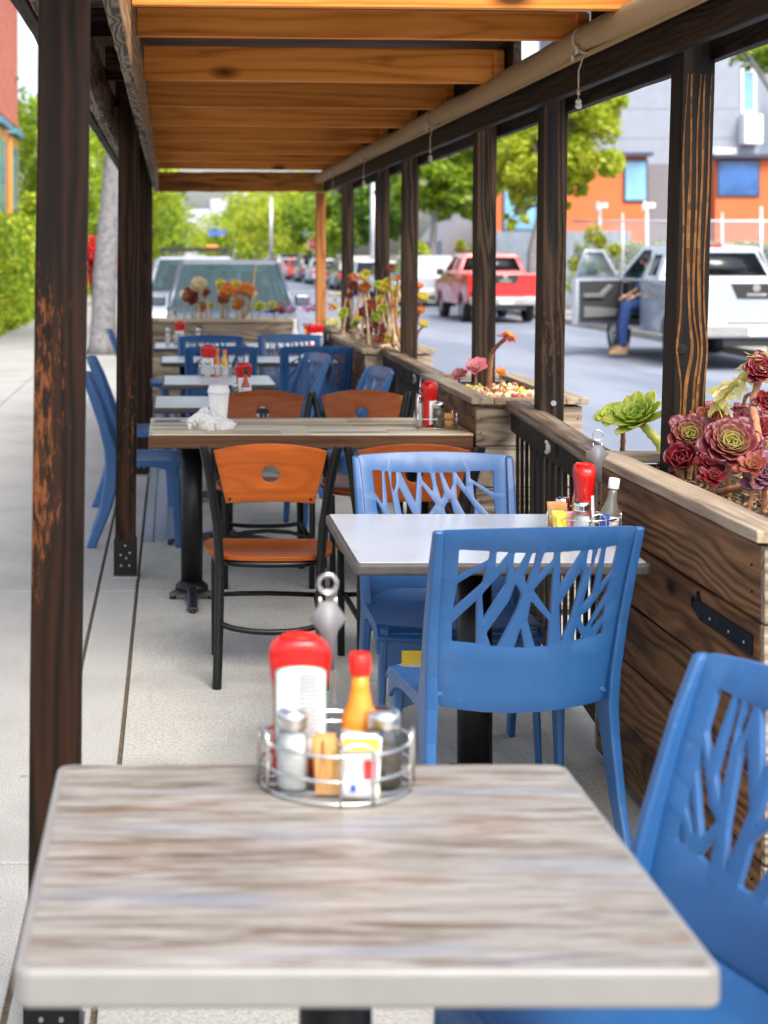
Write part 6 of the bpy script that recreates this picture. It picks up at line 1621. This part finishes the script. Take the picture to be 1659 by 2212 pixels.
for (y0, y1) in ((1.9, 4.0), (-2.0, .4), (-6, -3.5)):
    b = MB(); b.box(1.9, 1.98, y0, y1, .6, 4.9); w_ = b.build('window', M_yf, rb)
    b = MB(); b.box(1.98, 2.0, y0+.35, y1-.35, .9, 4.6); b.build('pane', M_pane, w_)
    b = MB(); b.box(1.9, 2.12, y0-.15, y1+.15, 4.95, 5.12); b.build('canopy', M_teal, w_)
b = MB(); b.box(-4, 2.15, -10, 4.8, 9.5, 9.8); b.build('cornice', M_teal, rb)
# far pale towers
M_tow = plain('pale_tower', (.50,.53,.58), .7, var=.05, nscale=.05); M_towp = plain('tower_window', (.36,.42,.50), .3)
for i, (px0, px1, py, Y, lb) in enumerate([(500, 548, 395, 620, 'tallest pale tower at the end of the road'), (455, 498, 430, 560, 'pale tower left of the tallest one'), (400, 452, 452, 520, 'low pale block at the left of the towers'), (550, 590, 432, 680, 'pale tower right of the tallest one')]):
    a, c = at(px0, py, Y), at(px1, py, Y); t = thing('tower_block', lb, 'building', ((a.x+c.x)/2, Y, 0), 0, 'pale buildings at the end of the road'); w2 = (c.x-a.x)/2
    b = MB(); b.box(-w2, w2, 0, 20, 0, a.z); b.build('wall', M_tow, t)
    b = MB()
    for zz in range(4, int(a.z)-2, 4):
        for k in range(5): b.box(-w2+w2*2*(k+.2)/5, -w2+w2*2*(k+.7)/5, -.2, 0, zz, zz+2)
    b.build('window', M_towp, t)
# poles and signs
def pole(name, label, px, Y, top, base, r, cat, extra=None):
    c = at(px, base, Y); t = thing(name, label, cat, (c.x, Y, RZ)); b = MB(); b.tube([(0, 0, 0), (0, 0, at(0, top, Y).z-RZ)], [r, r*.7], 10); b.build('pole', M_galv, t); return t
pole('light_pole', 'tall pale grey pole across the road in the middle distance', 586, 120, 425, 585, .16, 'pole')
pole('light_pole', 'white utility pole seen between the far posts', 806, 70, 380, 600, .15, 'pole')
sg_ = pole('stop_sign', 'red octagonal stop sign with a blue street name plate across the road', 677, 96, 500, 590, .05, 'sign')
M_stop = plain('stop_red', (.62,.03,.03), .5)
zc = at(0, 527, 96).z-RZ; rr = .40
b = MB(); b.prism([(rr*math.cos(R(22.5+45*k)), zc+rr*math.sin(R(22.5+45*k))) for k in range(8)], -.09, -.06, (0, 2, 1)); pl = b.build('sign_face', M_stop, sg_)
b = MB(); ow, iw = rr*.98, rr*.90
b.plate([(ow*math.cos(R(22.5+45*k)), zc+ow*math.sin(R(22.5+45*k))) for k in range(8)], [[(iw*math.cos(R(22.5+45*k)), zc+iw*math.sin(R(22.5+45*k))) for k in range(8)]], .006, lambda u, v, w_: Vector((u, -.095+w_, v))); b.build('sign_border', M_white, pl)
def text(s_, size, mat, parent, loc, name='lettering', rot=(R(90), 0, 0), ext=.002):
    cu = bpy.data.curves.new(name, 'FONT'); cu.body = s_; cu.size = size; cu.extrude = ext; cu.align_x = 'CENTER'; cu.align_y = 'CENTER'; cu.materials.append(mat)
    o = bpy.data.objects.new(name, cu); COL.objects.link(o); dg = bpy.context.evaluated_depsgraph_get(); me = bpy.data.meshes.new_from_object(o.evaluated_get(dg)); bpy.data.objects.remove(o)
    o = bpy.data.objects.new(name, me); COL.objects.link(o); o.parent = parent; o.location = loc; o.rotation_euler = rot; 
    if not me.materials: me.materials.append(mat)
    return o
text('STOP', .32, M_white, pl, (0, -.097, zc))
b = MB(); b.box(-.62, .62, -.05, -.03, zc+.48, zc+.72); b.build('name_plate', M_blueink, sg_)
ms = thing('signal_mast', 'curved signal mast arm with a blue street name sign far down the road', 'mast', (at(506,0,230).x, 230, RZ))
b = MB(); zt2 = at(0, 492, 230).z-RZ; b.tube([(0,0,0), (0,0,zt2-1), (-.6,0,zt2-.2), (-2, 0, zt2+.1), (-4.2, 0, zt2)], .12, 8); b.build('mast_arm', M_galv, ms)
b = MB(); b.box(-3.6, -1.2, -.1, -.02, zt2-1.1, zt2-.35); b.build('name_plate', M_blueink, ms)
